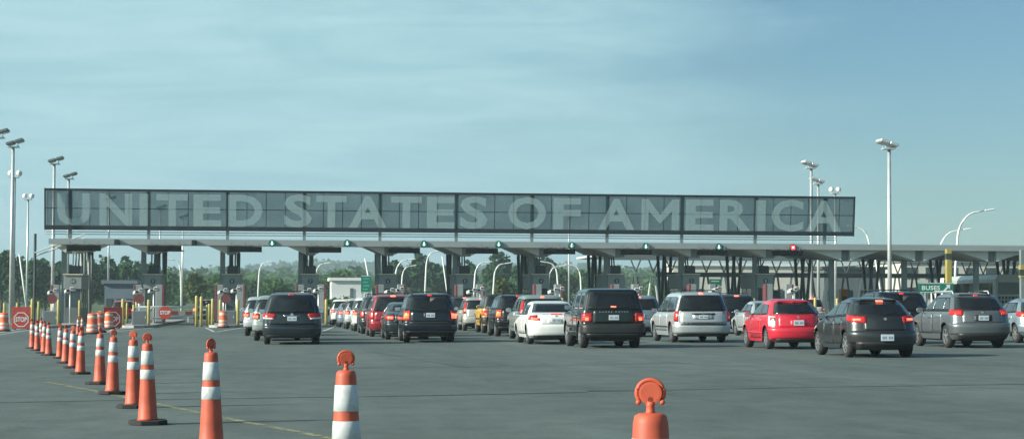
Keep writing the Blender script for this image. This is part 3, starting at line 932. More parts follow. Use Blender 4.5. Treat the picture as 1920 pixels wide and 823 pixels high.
flood_pole(1534, 336, 12.6, 'floodlight pole above the last letter A, middle of three', -1)
flood_pole(1566, 354, 12.6, 'two lamped floodlight pole peeking over the billboard right end', -1, 0.9, 2)

def curved_lamp(u_base, u_tip, v_top, Y, lab, lean=0.0):
    p = at(u_base, v_top, Y); q = at(u_tip, v_top, Y)
    Hh = p.z - gz(p.x); ar = q.x - p.x
    o = thing('curved_street_lamp', (p.x, Y, gz(p.x)), lab, 'street lamp', 'curved arm street lamps beyond the booths')
    pts = [(0, 0, 0), (ar * 0.04, 0, Hh * 0.45), (ar * 0.10, 0, Hh * 0.70)]
    for k in range(1, 9):
        a = R(90 * k / 8)
        pts.append((ar * (0.10 + 0.55 * (1 - math.cos(a))), 0, Hh * (0.70 + 0.27 * math.sin(a))))
    pts.append((ar * 0.85, 0, Hh * 0.985))
    n = len(pts)
    w = 0.10 * Y / 200
    MB().tube(pts, [0.115 - 0.06 * i / (n - 1) for i in range(n)], 8).build('curved_pole', M_WHITE, o, smooth=True)
    d = 1 if ar > 0 else -1
    hd = MB(); hd.box((ar * 0.85 + d * 0.38, 0, Hh * 0.99), (0.85, 0.30, 0.14), Matrix.Rotation(-d * R(8), 3, 'Y')); hd.build('lamp_head', M_WHITE, o, bevel=0.05)
    MB().box((0, 0, 0.05), (0.5, 0.5, 0.1)).build('footing', M_CONCRETE, o)
    return o
lamps = [(341, 322, 485, 260, 'between booths nine and eight, arm to the left'), (484, 502, 490, 260, 'right of booth eight, arm to the right'), (590, 612, 492, 260, 'right of booth seven'),
         (739, 771, 485, 230, 'right of booth six, taller of a close pair'), (752, 773, 497, 270, 'right of booth six, lower of a close pair'), (797, 818, 470, 240, 'left of booth five'),
         (888, 914, 490, 230, 'right of booth five, first of a group'), (924, 951, 492, 240, 'right of booth five, second of a group'),
         (1048, 1019, 490, 235, 'under the letters OF, arm to the left'), (1027, 1053, 497, 275, 'under the letters OF, arm to the right'), (1091, 1068, 496, 235, 'left of booth three'),
         (1635, 1598, 423, 190, 'just right of the billboard, arm to the left'), (1755, 1816, 427, 190, 'above the right canopy, lower of two'), (1788, 1857, 391, 160, 'above the right canopy, taller of two')]
for (ub, ut, v, Y, w) in lamps: curved_lamp(ub, ut, v, Y, 'white curved street lamp ' + w)

for n in range(9, 0, -1):
    cx = booth_x(n); x = cx + 1.35; y = 140.0
    zt_ = ZT + math.tan(R(2.1)) * (y - CY0) - 0.42
    o = thing('pendant_lamp', (x, y, zt_ - 0.42), 'flat grey pendant lamp under the canopy right of booth ' + WORD[n], 'lamp', 'pendant lamps under the canopy')
    MB().lathe([(0.06, 0.16), (0.10, 0.12), (0.36, 0.05), (0.40, 0.0), (0.34, -0.02)], 18).build('shade', M_GALV, o, smooth=True)
    MB().tube([(0, 0, 0.14), (0, 0, 0.62)], 0.02, 6).build('stem', M_STEEL, o)
for (ua, va, ub, vb, Y, w_) in [(36, 476, 48, 563, 190, 'beside the leftmost tall poles'), (122, 488, 113, 556, 185, 'left of booth ten'), (1640, 480, 1652, 550, 170, 'left of the large pale pole'), (684, 484, 691, 520, 200, 'left of booth six'), (829, 480, 838, 545, 230, 'left of booth five')]:
    p, q = at(ua, va, Y), at(ub, vb, Y)
    k = (p.z - gz(q.x)) / (p.z - q.z)
    fx = p.x + (q.x - p.x) * k
    o = thing('leaning_pole', (fx, Y, gz(fx)), 'pale leaning pole ' + w_, 'pole', 'pale leaning poles beyond the booths')
    MB().tube([(0, 0, 0), (p.x - fx, 0, p.z - gz(fx))], [0.10, 0.07], 8).build('shaft', M_WHITE, o, smooth=True)
    MB().box((0, 0, 0.05), (0.4, 0.4, 0.1)).build('footing', M_CONCRETE, o)
for i, (u, v) in enumerate([(352, 600), (425, 598)]):
    p = gp(u, v); 
    o = thing('barricade', (p.x, 146.0, gz(p.x)), ['dull red and grey barricade beyond the swing gate', 'dull red and grey barricade behind booth eight'][i], 'barricade')
    for k in range(6): MB().box((-1.25 + k * 0.5, 0, 0.72), (0.49, 0.06, 0.30)).build('board', M_MAROON if k % 2 else M_GREY, o)
    for x in (-1.2, 1.2):
        MB().box((x, 0.04, 0.45), (0.07, 0.05, 0.9)).build('upright', M_WHITE, o)
        MB().box((x, 0.0, 0.03), (0.08, 0.6, 0.06)).build('foot', M_DSTEEL, o)
# ------------------------------------------------------------------ roadside signs
def post_sign(name, u0, u1, v0, v1, Y, lab, rows, post=2):
    a, b = at(u0, v0, Y), at(u1, v1, Y)
    cx = (a.x + b.x) / 2; w = b.x - a.x; zt, zb = a.z, b.z
    g = gz(cx)
    o = thing(name, (cx, Y, g), lab, 'sign')
    p = MB().box((0, 0, (zt + zb) / 2 - g), (w, 0.06, zt - zb)).build('panel', M_GREENSIGN, o)
    e = 0.035; zc = (zt + zb) / 2 - g; hh = (zt - zb) / 2
    MB().box((0, -0.033, zc + hh - e), (w - 0.06, 0.01, 0.03)).build('border_strip', M_SIGNWHITE, p)
    MB().box((0, -0.033, zc - hh + e), (w - 0.06, 0.01, 0.03)).build('border_strip', M_SIGNWHITE, p)
    for x in ((-w * 0.35, w * 0.35) if post == 2 else (0,)):
        MB().box((x, 0.08, (zb - g + (zt - zb) * 0.8) / 2), (0.10, 0.09, zb - g + (zt - zb) * 0.8)).build('post', M_GALV, o)
    return o, p, w, zc, hh
o, p, w, zc, hh = post_sign('direction_sign', 677, 695.5, 516, 549, 128.0, 'tall narrow green direction sign in front of booth six', 4)
for k in range(4):
    MB().box((0.03 * (-1) ** k, -0.035, zc + hh * (0.62 - 0.4 * k)), (w * (0.62 - 0.12 * (k % 2)), 0.008, 0.07)).build('faint_lettering', mat('teal_text', (0.10, 0.38, 0.32), 0.5), p)
o, p, w, zc, hh = post_sign('direction_sign', 1330, 1352, 522, 547, 150.0, 'small green sign right of booth one above the silver minivan', 3)
for k in range(3):
    MB().box((0, -0.035, zc + hh * (0.6 - 0.6 * k)), (w * 0.7, 0.008, 0.09)).build('faint_lettering', mat('pale_teal_text', (0.35, 0.58, 0.52), 0.5), p)
o, p, w, zc, hh = post_sign('bus_lane_sign', 1721.5, 1787, 529.5, 549.5, 96.0, 'green sign reading BUSES with a white diagonal arrow, behind the grey crossover', 1)
text_obj('lettering', 'BUSES', -w * 0.40, w * 0.12, zc - hh * 0.42, zc + hh * 0.42, -0.036, M_SIGNWHITE, p, weight=0.025, space=1.05)
arr = MB()
ang = R(45)
def rp(x, z): return (w * 0.32 + x * math.cos(ang) - z * math.sin(ang), zc + x * math.sin(ang) + z * math.cos(ang))
arr.prism([rp(-0.22, -0.045), rp(0.06, -0.045), rp(0.06, -0.15), rp(0.24, 0), rp(0.06, 0.15), rp(0.06, 0.045), rp(-0.22, 0.045)], -0.045, -0.034)
arr.build('arrow', M_SIGNWHITE, p)

# yellow clad columns at the right end
for i, (u, va, vb) in enumerate([(1779, 467, 548), (1917, 497, 520)]):
    a = at(u, va, 129.0); b = at(u, vb, 129.0); g = gz(a.x)
    o = thing('clearance_column', (a.x, 129.0, g), ['yellow striped clearance column beneath the right canopy above the BUSES sign', 'yellow banded clearance column at the right picture edge'][i], 'column')
    MB().box((0, 0.1, (ZT - 0.3 - g) / 2), (0.28, 0.28, ZT - 0.3 - g)).build('column', M_STEEL, o, bevel=0.02)
    MB().box((0, 0.1, (a.z + b.z) / 2 - g), (0.36, 0.36, a.z - b.z)).build('yellow_sleeve', mat('dull_yellow', (0.36, 0.30, 0.07), 0.55), o, bevel=0.02)
    MB().box((0, 0.1, a.z - g - 0.5), (0.38, 0.38, 0.4)).build('dark_band', M_DSTEEL, o)

# ------------------------------------------------------------------ vehicles
def paint(name, col, metal=0.35, rough=0.32):
    return mat('paint_' + name, col, rough, metal, 0.07, 2.5, coat=0.6)
PT = {'charcoal': paint('charcoal', (0.020, 0.029, 0.036)), 'navy': paint('navy', (0.008, 0.012, 0.022)), 'deepgreen': paint('deepgreen', (0.009, 0.017, 0.018)),
      'white': paint('white', (0.74, 0.75, 0.73), 0.0), 'silver': paint('silver', (0.50, 0.53, 0.54), 0.45, 0.36), 'red': paint('red', (0.62, 0.022, 0.045), 0.15),
      'darkgrey': paint('darkgrey', (0.032, 0.034, 0.036)), 'midgrey': paint('midgrey', (0.14, 0.155, 0.165), 0.45), 'maroon': paint('maroon', (0.26, 0.015, 0.025), 0.2),
      'sage': paint('sage', (0.30, 0.35, 0.33), 0.4), 'yellow': paint('yellow', (0.72, 0.40, 0.03), 0.0), 'steelblue': paint('steelblue', (0.22, 0.28, 0.32), 0.4), 'black': paint('black', (0.012, 0.012, 0.014)),
      'champagne': paint('champagne', (0.50, 0.49, 0.44), 0.4)}

class Shape:
    """a car body described level by level: where its tail and nose are, and how wide it is"""
    def __init__(s, L, W, H, rear, front, wid, ax, wb, wr, zb=0.24, rr=0.34, pr=2.5, rf=0.55, pf=2.2):
        s.L, s.W, s.H, s.ax, s.wb, s.wr, s.zb = L, W, H, ax, wb, wr, zb
        s.rr, s.pr, s.rf, s.pf = rr, pr, rf, pf
        zz = np.linspace(zb, H, 400)
        k = max(3, int(0.035 / (zz[1] - zz[0]))) | 1
        def sm(tab):
            a = np.interp(zz, [t[0] for t in tab], [t[1] for t in tab])
            p = np.pad(a, k // 2, mode='edge')
            q = np.convolve(p, np.ones(k) / k, 'valid')
            q[-1] = a[-1]
            return q
        s.zz = zz
        s.ar_t, s.af_t, s.w_t = sm(rear), sm([(z, L - d) for z, d in front]), sm([(z, w * W / 2) for z, w in wid])
    def ar(s, z): return float(np.interp(z, s.zz, s.ar_t))
    def af(s, z): return float(np.interp(z, s.zz, s.af_t))
    def hw(s, z): return float(np.interp(z, s.zz, s.w_t))
    def arch(s, a):
        m = 0.0
        for c in (s.ax, s.ax + s.wb):
            Ra = s.wr * 1.17
            if abs(a - c) < Ra: m = max(m, s.wr + math.sqrt(Ra * Ra - (a - c) ** 2))
        return m
    def rear_pt(s, q, z, sg=1):
        """q 0..1 across half of the tail"""
        w = s.hw(z); r = min(s.rr, (s.af(z) - s.ar(z)) * 0.45)
        q = min(1, max(-1, q))
        d = r * (1 - (max(0.0, 1 - abs(q) ** s.pr)) ** (1 / s.pr))
        return (w * q, s.ar(z) + d - s.L / 2, z)
    def side_x(s, a, z):
        w = s.hw(z); A, B = s.ar(z), s.af(z)
        r = min(s.rr, (B - A) * 0.45); rf = min(s.rf, (B - A) * 0.45)
        d, e = a - A, B - a
        if d < r:
            t = max(0.0, (r - d) / r); return w * max(0.0, 1 - t ** s.pr) ** (1 / s.pr)
        if e < rf:
            t = min(1.0, max(0.0, (rf - e) / rf)); return w * max(0.0, 1 - t ** s.pf) ** (1 / s.pf)
        return w
    def front_pt(s, q, z):
        w = s.hw(z); rf = min(s.rf, (s.af(z) - s.ar(z)) * 0.45)
        d = rf * (1 - (max(0.0, 1 - abs(q) ** s.pf)) ** (1 / s.pf))
        return (w * q, s.af(z) - d - s.L / 2, z)
    def outline(s, z, fixed):
        A, B = s.ar(z), s.af(z)
        r = min(s.rr, (B - A) * 0.45); rf = min(s.rf, (B - A) * 0.45)
        half = []
        NR = 9
        for i in range(NR + 1):
            ph = math.pi / 2 * i / NR
            q = math.sin(ph) ** (2 / s.pr); d = r * (1 - math.cos(ph) ** (2 / s.pr))
            half.append((q, A + d))
        lo, hi = A + r, B - rf
        f0, f1 = fixed[0], fixed[-1]
        n0, n1 = max(lo + 0.01, f0) , min(hi - 0.01, f1)
        if z < s.zfix: n0, n1 = f0, f1
        for a in fixed:
            t = (a - f0) / (f1 - f0)
            half.append((1.0, n0 + t * (n1 - n0)))
        for i in range(NR, -1, -1):
            ph = math.pi / 2 * i / NR
            q = math.sin(ph) ** (2 / s.pf); d = rf * (1 - math.cos(ph) ** (2 / s.pf))
            half.append((q, B - d))
        return half
    def body(s):
        fixed = set()
        lo, hi = s.rr + max(s.ar(0.3), s.ar(0.6)) + 0.02, s.L - s.rf - 0.06
        for c in (s.ax, s.ax + s.wb):
            Ra = s.wr * 1.17
            for i in range(13):
                a = c + Ra * math.cos(math.pi * i / 12) * 0.9999
                if lo < a < hi: fixed.add(round(a, 4))
        for a in np.arange(lo, hi, 0.16):
            if all(abs(a - f) > 0.05 for f in fixed): fixed.add(round(float(a), 4))
        fixed = sorted(fixed)
        s.zfix = 0.70
        lv = list(np.linspace(s.zb, s.H - 0.16, 24)) + [s.H - 0.125, s.H - 0.095, s.H - 0.07, s.H - 0.05, s.H - 0.03, s.H - 0.015, s.H - 0.005, s.H]
        mb = MB(); rows = []
        for z in lv:
            half = s.outline(z, fixed)
            pts = []
            w0 = s.hw(z)
            for (q, a) in half:
                zc = max(z, s.arch(a)) if q > 0.9 else z
                w = s.hw(zc) if zc != z else w0
                pts.append((w * q, a - s.L / 2, zc))
            full = pts + [(-x, y, zc) for (x, y, zc) in reversed(pts[1:-1])]
            rows.append(full)
        m = len(rows[0]); b = 0
        for r in rows: mb.v += r
        for i in range(len(rows) - 1):
            for j in range(m):
                k = (j + 1) % m
                mb.f.append((i * m + j, i * m + k, (i + 1) * m + k, (i + 1) * m + j))
        top = (len(rows) - 1) * m
        mb.f.append(tuple(range(top, top + m)))
        return mb
    def finish(s, mb, name, m, parent):
        o = mb.build(name, m, parent, smooth=True, recalc=False)
        bm = bmesh.new(); bm.from_mesh(o.data)
        bmesh.ops.remove_doubles(bm, verts=bm.verts, dist=0.0008)
        bmesh.ops.dissolve_degenerate(bm, edges=bm.edges, dist=0.0005)
        bmesh.ops.recalc_face_normals(bm, faces=bm.faces)
        bm.to_mesh(o.data); bm.free()
        return o

def skin(rows, name, m, parent, lift=0.006, smooth=True, back=0.012):
    """a panel lying on the body: points lifted outwards with a turned-in rim"""
    mb = MB(); mb.grid(rows)
    bm = bmesh.new()
    vs = [bm.verts.new(v) for v in mb.v]
    for f in mb.f:
        if len({tuple(round(c, 4) for c in mb.v[i]) for i in f}) >= 3:
            try: bm.faces.new([vs[i] for i in f])
            except ValueError: pass
    bmesh.ops.remove_doubles(bm, verts=bm.verts, dist=0.0005)
    bmesh.ops.recalc_face_normals(bm, faces=bm.faces)
    bm.normal_update()
    tot = Vector((0, 0, 0)); cen = Vector((0, 0, 0)); n = 0
    for f in bm.faces:
        c = f.calc_center_median(); cen += c; n += 1
        tot += f.normal * f.calc_area()
    cen /= max(1, n)
    ref = Vector((cen.x, cen.y * 0.6, (cen.z - 0.6) * 0.5))
    if tot.dot(ref) < 0:
        bmesh.ops.reverse_faces(bm, faces=bm.faces); bm.normal_update()
    bound = [e for e in bm.edges if e.is_boundary]
    nr = {v: v.normal.copy() for v in bm.verts}
    for v in list(bm.verts): v.co += nr[v] * lift
    ret = bmesh.ops.extrude_edge_only(bm, edges=bound)
    newv = [g for g in ret['geom'] if isinstance(g, bmesh.types.BMVert)]
    # push the turned-in rim back below the body surface
    for v in newv:
        best = None
        for e in v.link_edges:
            o_ = e.other_vert(v)
            if o_ in nr: best = o_
        if best is not None: v.co = best.co - nr[best] * (lift + back)
    me = bpy.data.meshes.new(name)
    bm.normal_update(); bm.to_mesh(me); bm.free()
    if smooth: me.polygons.foreach_set('use_smooth', [True] * len(me.polygons))
    me.materials.append(m)
    o = bpy.data.objects.new(name, me); COL.objects.link(o); o.parent = parent
    return o
def lin(a, b, n): return [a + (b - a) * i / n for i in range(n + 1)]
def p_rear(S, q0, q1, z0, z1, nq=10, nz=6, taper=0.0, zc=0.0):
    """panel on the tail; taper narrows it towards the top, zc sags the lower edge"""
    rows = []
    for j, z in enumerate(lin(z0, z1, nz)):
        t = j / nz; k = 1 - taper * t
        rows.append([S.rear_pt(q * k, min(S.H, z + zc * (1 - t) * (1 - (2 * i / nq - 1) ** 2))) for i, q in enumerate(lin(q0, q1, nq))])
    return rows
def p_side(S, quad, sg, na=8, nz=5):
    (a0, z0), (a1, z1), (a2, z2), (a3, z3) = quad
    rows = []
    for j in range(nz + 1):
        t = j / nz
        row = []
        for i in range(na + 1):
            u = i / na
            a = (a0 * (1 - u) + a1 * u) * (1 - t) + (a3 * (1 - u) + a2 * u) * t
            z = (z0 * (1 - u) + z1 * u) * (1 - t) + (z3 * (1 - u) + z2 * u) * t
            row.append((sg * S.side_x(a, z), a - S.L / 2, z))
        rows.append(row)
    return rows
def p_wrap(S, q0, a1, zlo, zhi, sg, nz=4):
    """panel that starts on the tail at q0 and wraps round the corner to a1 along the side; zlo/zhi are (rear, side) pairs"""
    rows = []
    for j in range(nz + 1):
        t = j / nz; row = []
        n = 9
        for i in range(n + 1):
            u = i / n
            z = (zlo[0] * (1 - u) + zlo[1] * u) * (1 - t) + (zhi[0] * (1 - u) + zhi[1] * u) * t
            # walk along the outline: rear q then side a
            w = S.hw(z)
            if a1 <= 0:
                q = q0 + (-a1 - q0) * u
                p = S.rear_pt(q, z); row.append((sg * p[0], p[1], p[2]))
            else:
                if u < 0.55:
                    q = q0 + (0.97 - q0) * (u / 0.55)
                    p = S.rear_pt(q, z); row.append((sg * p[0], p[1], p[2]))
                else:
                    p = S.rear_pt(0.97, z); a_s = p[1] + S.L / 2
                    a = a_s + (a1 + S.ar(z) - a_s) * (u - 0.55) / 0.45
                    row.append((sg * S.side_x(a, z), a - S.L / 2, z))
        rows.append(row)
    return rows

WHEELS = {}
def wheel_meshes(r, w, style):
    key = (r, w, style)
    if key in WHEELS: return WHEELS[key]
    ty = MB()
    ty.lathe([(r * 0.62, -w / 2 + 0.02), (r * 0.66, -w / 2), (r * 0.93, -w / 2 + 0.01), (r, -w / 2 + 0.045), (r, w / 2 - 0.045), (r * 0.93, w / 2 - 0.01), (r * 0.66, w / 2), (r * 0.62, w / 2 - 0.02)], 28, axis='X')
    o1 = ty.build('tyre', M_RUBBER, None, smooth=True)
    rim = MB()
    rim.lathe([(r * 0.66, w / 2 - 0.012), (r * 0.66, w / 2 - 0.004), (r * 0.60, w / 2 - 0.004), (r * 0.575, w / 2 - 0.05)], 28, axis='X', caps=False)
    n = {'five': 5, 'seven': 7, 'cover': 9}[style]
    for k in range(n):
        an = 2 * math.pi * k / n
        m3 = Matrix.Rotation(an, 3, 'X')
        c = m3 @ Vector((w / 2 - 0.022, 0, r * 0.33))
        rim.box(c, (0.028, r * (0.17 if style == 'five' else 0.13), r * 0.60), m3)
    rim.lathe([(r * 0.13, w / 2 - 0.03), (r * 0.12, w / 2 + 0.004), (0.01, w / 2 + 0.006)], 14, axis='X')
    o2 = rim.build('rim', M_RIM, None)
    o2b = MB().lathe([(r * 0.57, w / 2 - 0.058), (r * 0.57, w / 2 - 0.052)], 24, axis='X').build('brake_disc', M_BLACK, None)
    WHEELS[key] = (o1.data, o2.data, o2b.data)
    for o in (o1, o2, o2b): bpy.data.objects.remove(o)
    return WHEELS[key]
def link(name, data, parent, loc=(0, 0, 0), rz=0):
    o = bpy.data.objects.new(name, data); COL.objects.link(o); o.parent = parent; o.location = loc; o.rotation_euler = (0, 0, rz)
    return o

def make_car(name, S, pt, loc, label, D, cat='car', rz=0.0, far=False):
    """D holds the look: windows, lamps, trims"""
    root = thing(name, loc, label, cat, 'vehicles queuing for inspection', rot=(0, -math.atan(SLOPE), rz))
    P = PT[pt]
    body = S.finish(S.body(), 'body', P, root)
    L, Wd, H = S.L, S.W, S.H
    if 'hardtop' in D:
        body.data.materials.append(M_BLACK)
        for f in body.data.polygons:
            if f.center.z > D['hardtop'] and f.center.y < 0.75: f.material_index = 1
    # floor pan
    MB().box((0, 0, 0.36), (S.W - 0.56, L - 0.7, 0.30)).build('underbody', M_BLACK, root)
    wd = D.get('tyre_w', 0.22)
    t_, r_, b_ = wheel_meshes(S.wr, wd, D.get('rim', 'five'))
    for sg in (-1, 1):
        for a in (S.ax, S.ax + S.wb):
            x = sg * (S.hw(S.wr) - wd / 2 - 0.005)
            wo = link('wheel', t_, root, (x, a - L / 2, S.wr), 0 if sg > 0 else math.pi)
            link('rim', r_, wo); link('brake_disc', b_, wo)
    # side glass
    for sg in (-1, 1):
        g = D['glass_side']
        band = D.get('band')
        if band: skin(p_side(S, band, sg, 12, 5), 'window_surround', M_BLACK, root, 0.004)
        for q in g: skin(p_side(S, q, sg), 'side_window', M_SGLASS, root, 0.009)
        for q in D.get('doors', []):
            skin(p_side(S, [(q[0] - 0.015, q[1] - 0.02), (q[2] + 0.015, q[1] - 0.02), (q[2] + 0.015, q[3] + 0.005), (q[0] - 0.015, q[3] + 0.005)], sg), 'door_gap', M_BLACK, root, 0.0015)
            dr = skin(p_side(S, [(q[0], q[1]), (q[2], q[1]), (q[2], q[3]), (q[0], q[3])], sg), 'door', P, root, 0.005)
            ha = q[0] + 0.10
            hz = q[3] - 0.13
            MB().box((sg * (S.side_x(ha + 0.09, hz) + 0.022), ha + 0.09 - L / 2, hz), (0.03, 0.20, 0.035)).build('handle', M_CHROME if D.get('chrome') else P, dr, bevel=0.008)
        if 'moulding' in D:
            z0, z1 = D['moulding']; mm = P if D.get('moulding_paint') else M_BLACK
            skin(p_side(S, [(S.ax + S.wr * 1.25, z0), (S.ax + S.wb - S.wr * 1.25, z0), (S.ax + S.wb - S.wr * 1.25, z1), (S.ax + S.wr * 1.25, z1)], sg, 8, 2), 'side_moulding', mm, root, 0.018)
        # mirror
        ma, mz = D['mirror']
        mx = S.side_x(ma, mz)
        mo = MB(); mo.lathe([(0.02, -0.06), (0.085, -0.055), (0.10, 0.0), (0.07, 0.06), (0.02, 0.075)], 12, (0, 0, 0), 'Y')
        mo.v = [(v[0] * 1.15 + sg * (mx + 0.13), v[1] + ma - L / 2, v[2] * 0.85 + mz + 0.03) for v in mo.v]
        m_o = mo.build('wing_mirror', P if D.get('mirror_paint', True) else M_BLACK, root, smooth=True)
        MB().box((sg * (mx + 0.13), ma - L / 2 - 0.061, mz + 0.03), (0.19, 0.006, 0.12)).build('mirror_glass', M_CHROME, m_o)
        MB().box((sg * (mx + 0.02), ma - L / 2, mz), (0.10, 0.06, 0.05)).build('mirror_arm', M_BLACK, m_o)
        # head lamps
        hz0, hz1 = D.get('head', (0.60, 0.76))
        rows = []
        for z in lin(hz0, hz1, 3): rows.append([(sg * S.front_pt(q, z)[0], S.front_pt(q, z)[1], z) for q in lin(0.60, 0.985, 7)])
        skin(rows, 'headlamp', M_LAMPCLR, root, 0.008)
    # windscreen, rear window, grille
    w0, w1 = D['screen']
    rows = [[S.front_pt(q * 0.93, z) for q in lin(-1, 1, 12)] for z in lin(w0, w1, 5)]
    skin(rows, 'windscreen', M_GLASS, root, 0.008)
    rows = [[S.front_pt(q * 0.45, z) for q in lin(-1, 1, 8)] for z in lin(0.50, 0.66, 3)]
    skin(rows, 'grille', M_BLACK, root, 0.008)
    q0, z0, z1, tp, sag = D['rearglass']
    if D.get('rear_surround', True): skin(p_rear(S, -q0 - 0.03, q0 + 0.03, z0 - 0.025, z1 + 0.02, 12, 6, tp, sag), 'rear_window_surround', M_BLACK, root, 0.004)
    rg = skin(p_rear(S, -q0, q0, z0, z1, 12, 6, tp, sag), 'rear_window', M_GLASS, root, 0.010)
    # tailgate panel
    if 'gate' in D:
        gq, g0, g1 = D['gate']
        skin(p_rear(S, -gq - 0.012, gq + 0.012, g0 - 0.012, g1, 12, 6), 'tailgate_gap', M_BLACK, root, 0.0015)
        skin(p_rear(S, -gq, gq, g0, g1, 12, 6), 'tailgate', P, root, 0.006)
    # rear bumper
    bz0, bz1, bm_, lift = D['bumper']
    rows = []
    for z in lin(bz0, bz1, 5):
        row = []
        for sg in (-1,):
            pass
        half = [S.rear_pt(q, z) for q in lin(0, 0.97, 9)]
        a_s = half[-1][1] + L / 2
        for a in lin(a_s, S.ax - S.wr * 1.22, 5)[1:]: half.append((S.side_x(a, z), a - L / 2, z))
        row = [(-x, y, zz_) for (x, y, zz_) in reversed(half[1:])] + half
        rows.append(row)
    skin(rows, 'rear_bumper', M_BLACK if bm_ == 'black' else P, root, lift)
    if 'valance' in D:
        v0, v1, vq = D['valance']
        skin(p_rear(S, -vq, vq, v0, v1, 10, 3), 'lower_valance', M_BLACK, root, lift + 0.012)
    if 'bumper_step' in D:
        v0, v1 = D['bumper_step']
        skin(p_rear(S, -0.8, 0.8, v0, v1, 10, 2), 'bumper_step', M_BLACK, root, lift + 0.02)
    # lamps
    MT = {'r': M_LAMPRED, 'l': M_LAMPLIT, 'h': M_LAMPHOT, 'c': M_LAMPCLR, 'a': M_AMBER}
    for (lq, la, zl, zh, c) in D['lamps']:
        for si, sg in enumerate((-1, 1)):
            cc = c[si] if len(c) == 2 else c
            skin(p_wrap(S, lq, la, zl, zh, sg), 'tail_lamp', MT[cc], root, 0.014)
    if 'brake3' in D:
        bq, b0, b1, c = D['brake3']
        skin(p_rear(S, -bq, bq, b0, b1, 4, 2), 'high_brake_lamp', MT[c], root, 0.02)
    # plate
    pz, pw, ph = D.get('plate', (0.85, 0.31, 0.16))
    ya = min(S.rear_pt(0, pz + dz)[1] for dz in (-ph / 2, 0, ph / 2)) - D.get('plate_out', 0.014)
    if 'plate_bay' in D:
        bq, b0, b1 = D['plate_bay']; skin(p_rear(S, -bq, bq, b0, b1, 6, 3), 'plate_recess', M_BLACK if D.get('bay_dark', True) else P, root, 0.007)
    pl = MB().box((0, ya - 0.006, pz), (pw, 0.012, ph)).build('licence_plate', M_PLATE, root, bevel=0.003)
    for k in range(7):
        if k == 3: continue
        MB().box((-pw * 0.36 + k * pw * 0.12, ya - 0.014, pz - 0.005), (pw * 0.055, 0.004, ph * 0.38)).build('plate_mark', M_PLATEINK, pl)
    if 'emblem' in D:
        ez, er = D['emblem']; y = S.rear_pt(0, ez)[1] - 0.012
        e = MB().lathe([(er, -0.006), (er * 1.05, 0.0), (er * 1.05, 0.012)], 14, (0, y, ez), 'Y'); e.build('emblem', M_CHROME, root)
    if 'handle_strip' in D:
        hq, h0, h1, mm = D['handle_strip']
        skin(p_rear(S, -hq, hq, h0, h1, 6, 2), 'tailgate_trim', {'chrome': M_CHROME, 'black': M_BLACK, 'paint': P}[mm], root, 0.018)
    if 'badge' in D:
        bt, bq, bz0_, bz1_ = D['badge']
        y = min(S.rear_pt(0, bz0_)[1], S.rear_pt(bq, bz0_)[1]) - 0.008
        text_obj('lettering', bt, -S.hw(bz0_) * bq, S.hw(bz0_) * bq, bz0_, bz1_, y, mat('badge_silver', (0.5, 0.52, 0.5), 0.4, 0.5), root, weight=0.01, space=1.7)
    if 'wiper' in D:
        wz = D['wiper']
        p0 = S.rear_pt(0.0, wz); p1 = S.rear_pt(0.42, wz + 0.07)
        MB().tube([(p0[0], p0[1] - 0.03, p0[2]), (p1[0], p1[1] - 0.03, p1[2])], 0.012, 6).build('rear_wiper', M_BLACK, root)
    if 'spoiler' in D:
        sz, sq, sl = D['spoiler']
        y = S.rear_pt(0, sz)[1]
        w_ = S.hw(sz) * sq
        MB().prism([(-w_, y + 0.28), (-w_ * 0.93, y - sl), (w_ * 0.93, y - sl), (w_, y + 0.28)], sz - 0.012, sz + 0.022, 'XY').build('spoiler', P, root, bevel=0.008)
    if D.get('rack'):
        ra, rb, rx = D['rack']
        for sg in (-1, 1):
            m2 = MB(); m2.tube([(sg * rx, ra - L / 2, H - 0.05), (sg * rx, ra + 0.10 - L / 2, H + 0.045), (sg * rx, rb - 0.10 - L / 2, H + 0.045), (sg * rx, rb - L / 2, H - 0.05)], 0.02, 8); m2.build('roof_rail', M_BLACK if not D.get('chrome') else M_GALV, root, smooth=True)
        for a in (ra + 0.45, rb - 0.5): MB().box((0, a - L / 2, H + 0.045), (2 * rx, 0.05, 0.025)).build('roof_crossbar', M_BLACK, root)
    if D.get('aerial'):
        MB().tube([(0, D['aerial'] - L / 2, H - 0.01), (0, D['aerial'] - L / 2 - 0.03, H + 0.10)], [0.014, 0.008], 6).build('aerial', M_BLACK, root)
    if D.get('arches'):
        for sg in (-1, 1):
            for c in (S.ax, S.ax + S.wb):
                rows = []
                for k in range(15):
                    an = math.pi * k / 14
                    row = []
                    for Rr in (S.wr * 1.18, S.wr * 1.36):
                        a = c + Rr * math.cos(an); z = S.wr + Rr * math.sin(an)
                        row.append((sg * S.side_x(a, max(S.zb, z)), a - L / 2, max(S.zb, z)))
                    rows.append(row)
                skin(rows, 'arch_trim', M_BLACK, root, 0.02)
    for sx in D.get('exhaust', [0.45]):
        MB().tube([(sx, S.rear_pt(0.4, S.zb)[1] + 0.22, 0.24), (sx, S.rear_pt(0.4, S.zb)[1] - 0.01, 0.235)], 0.03, 8).build('exhaust_pipe', M_DSTEEL, root)
    # interior hint: head restraints behind the glass are not visible; seats stay dark
    return root

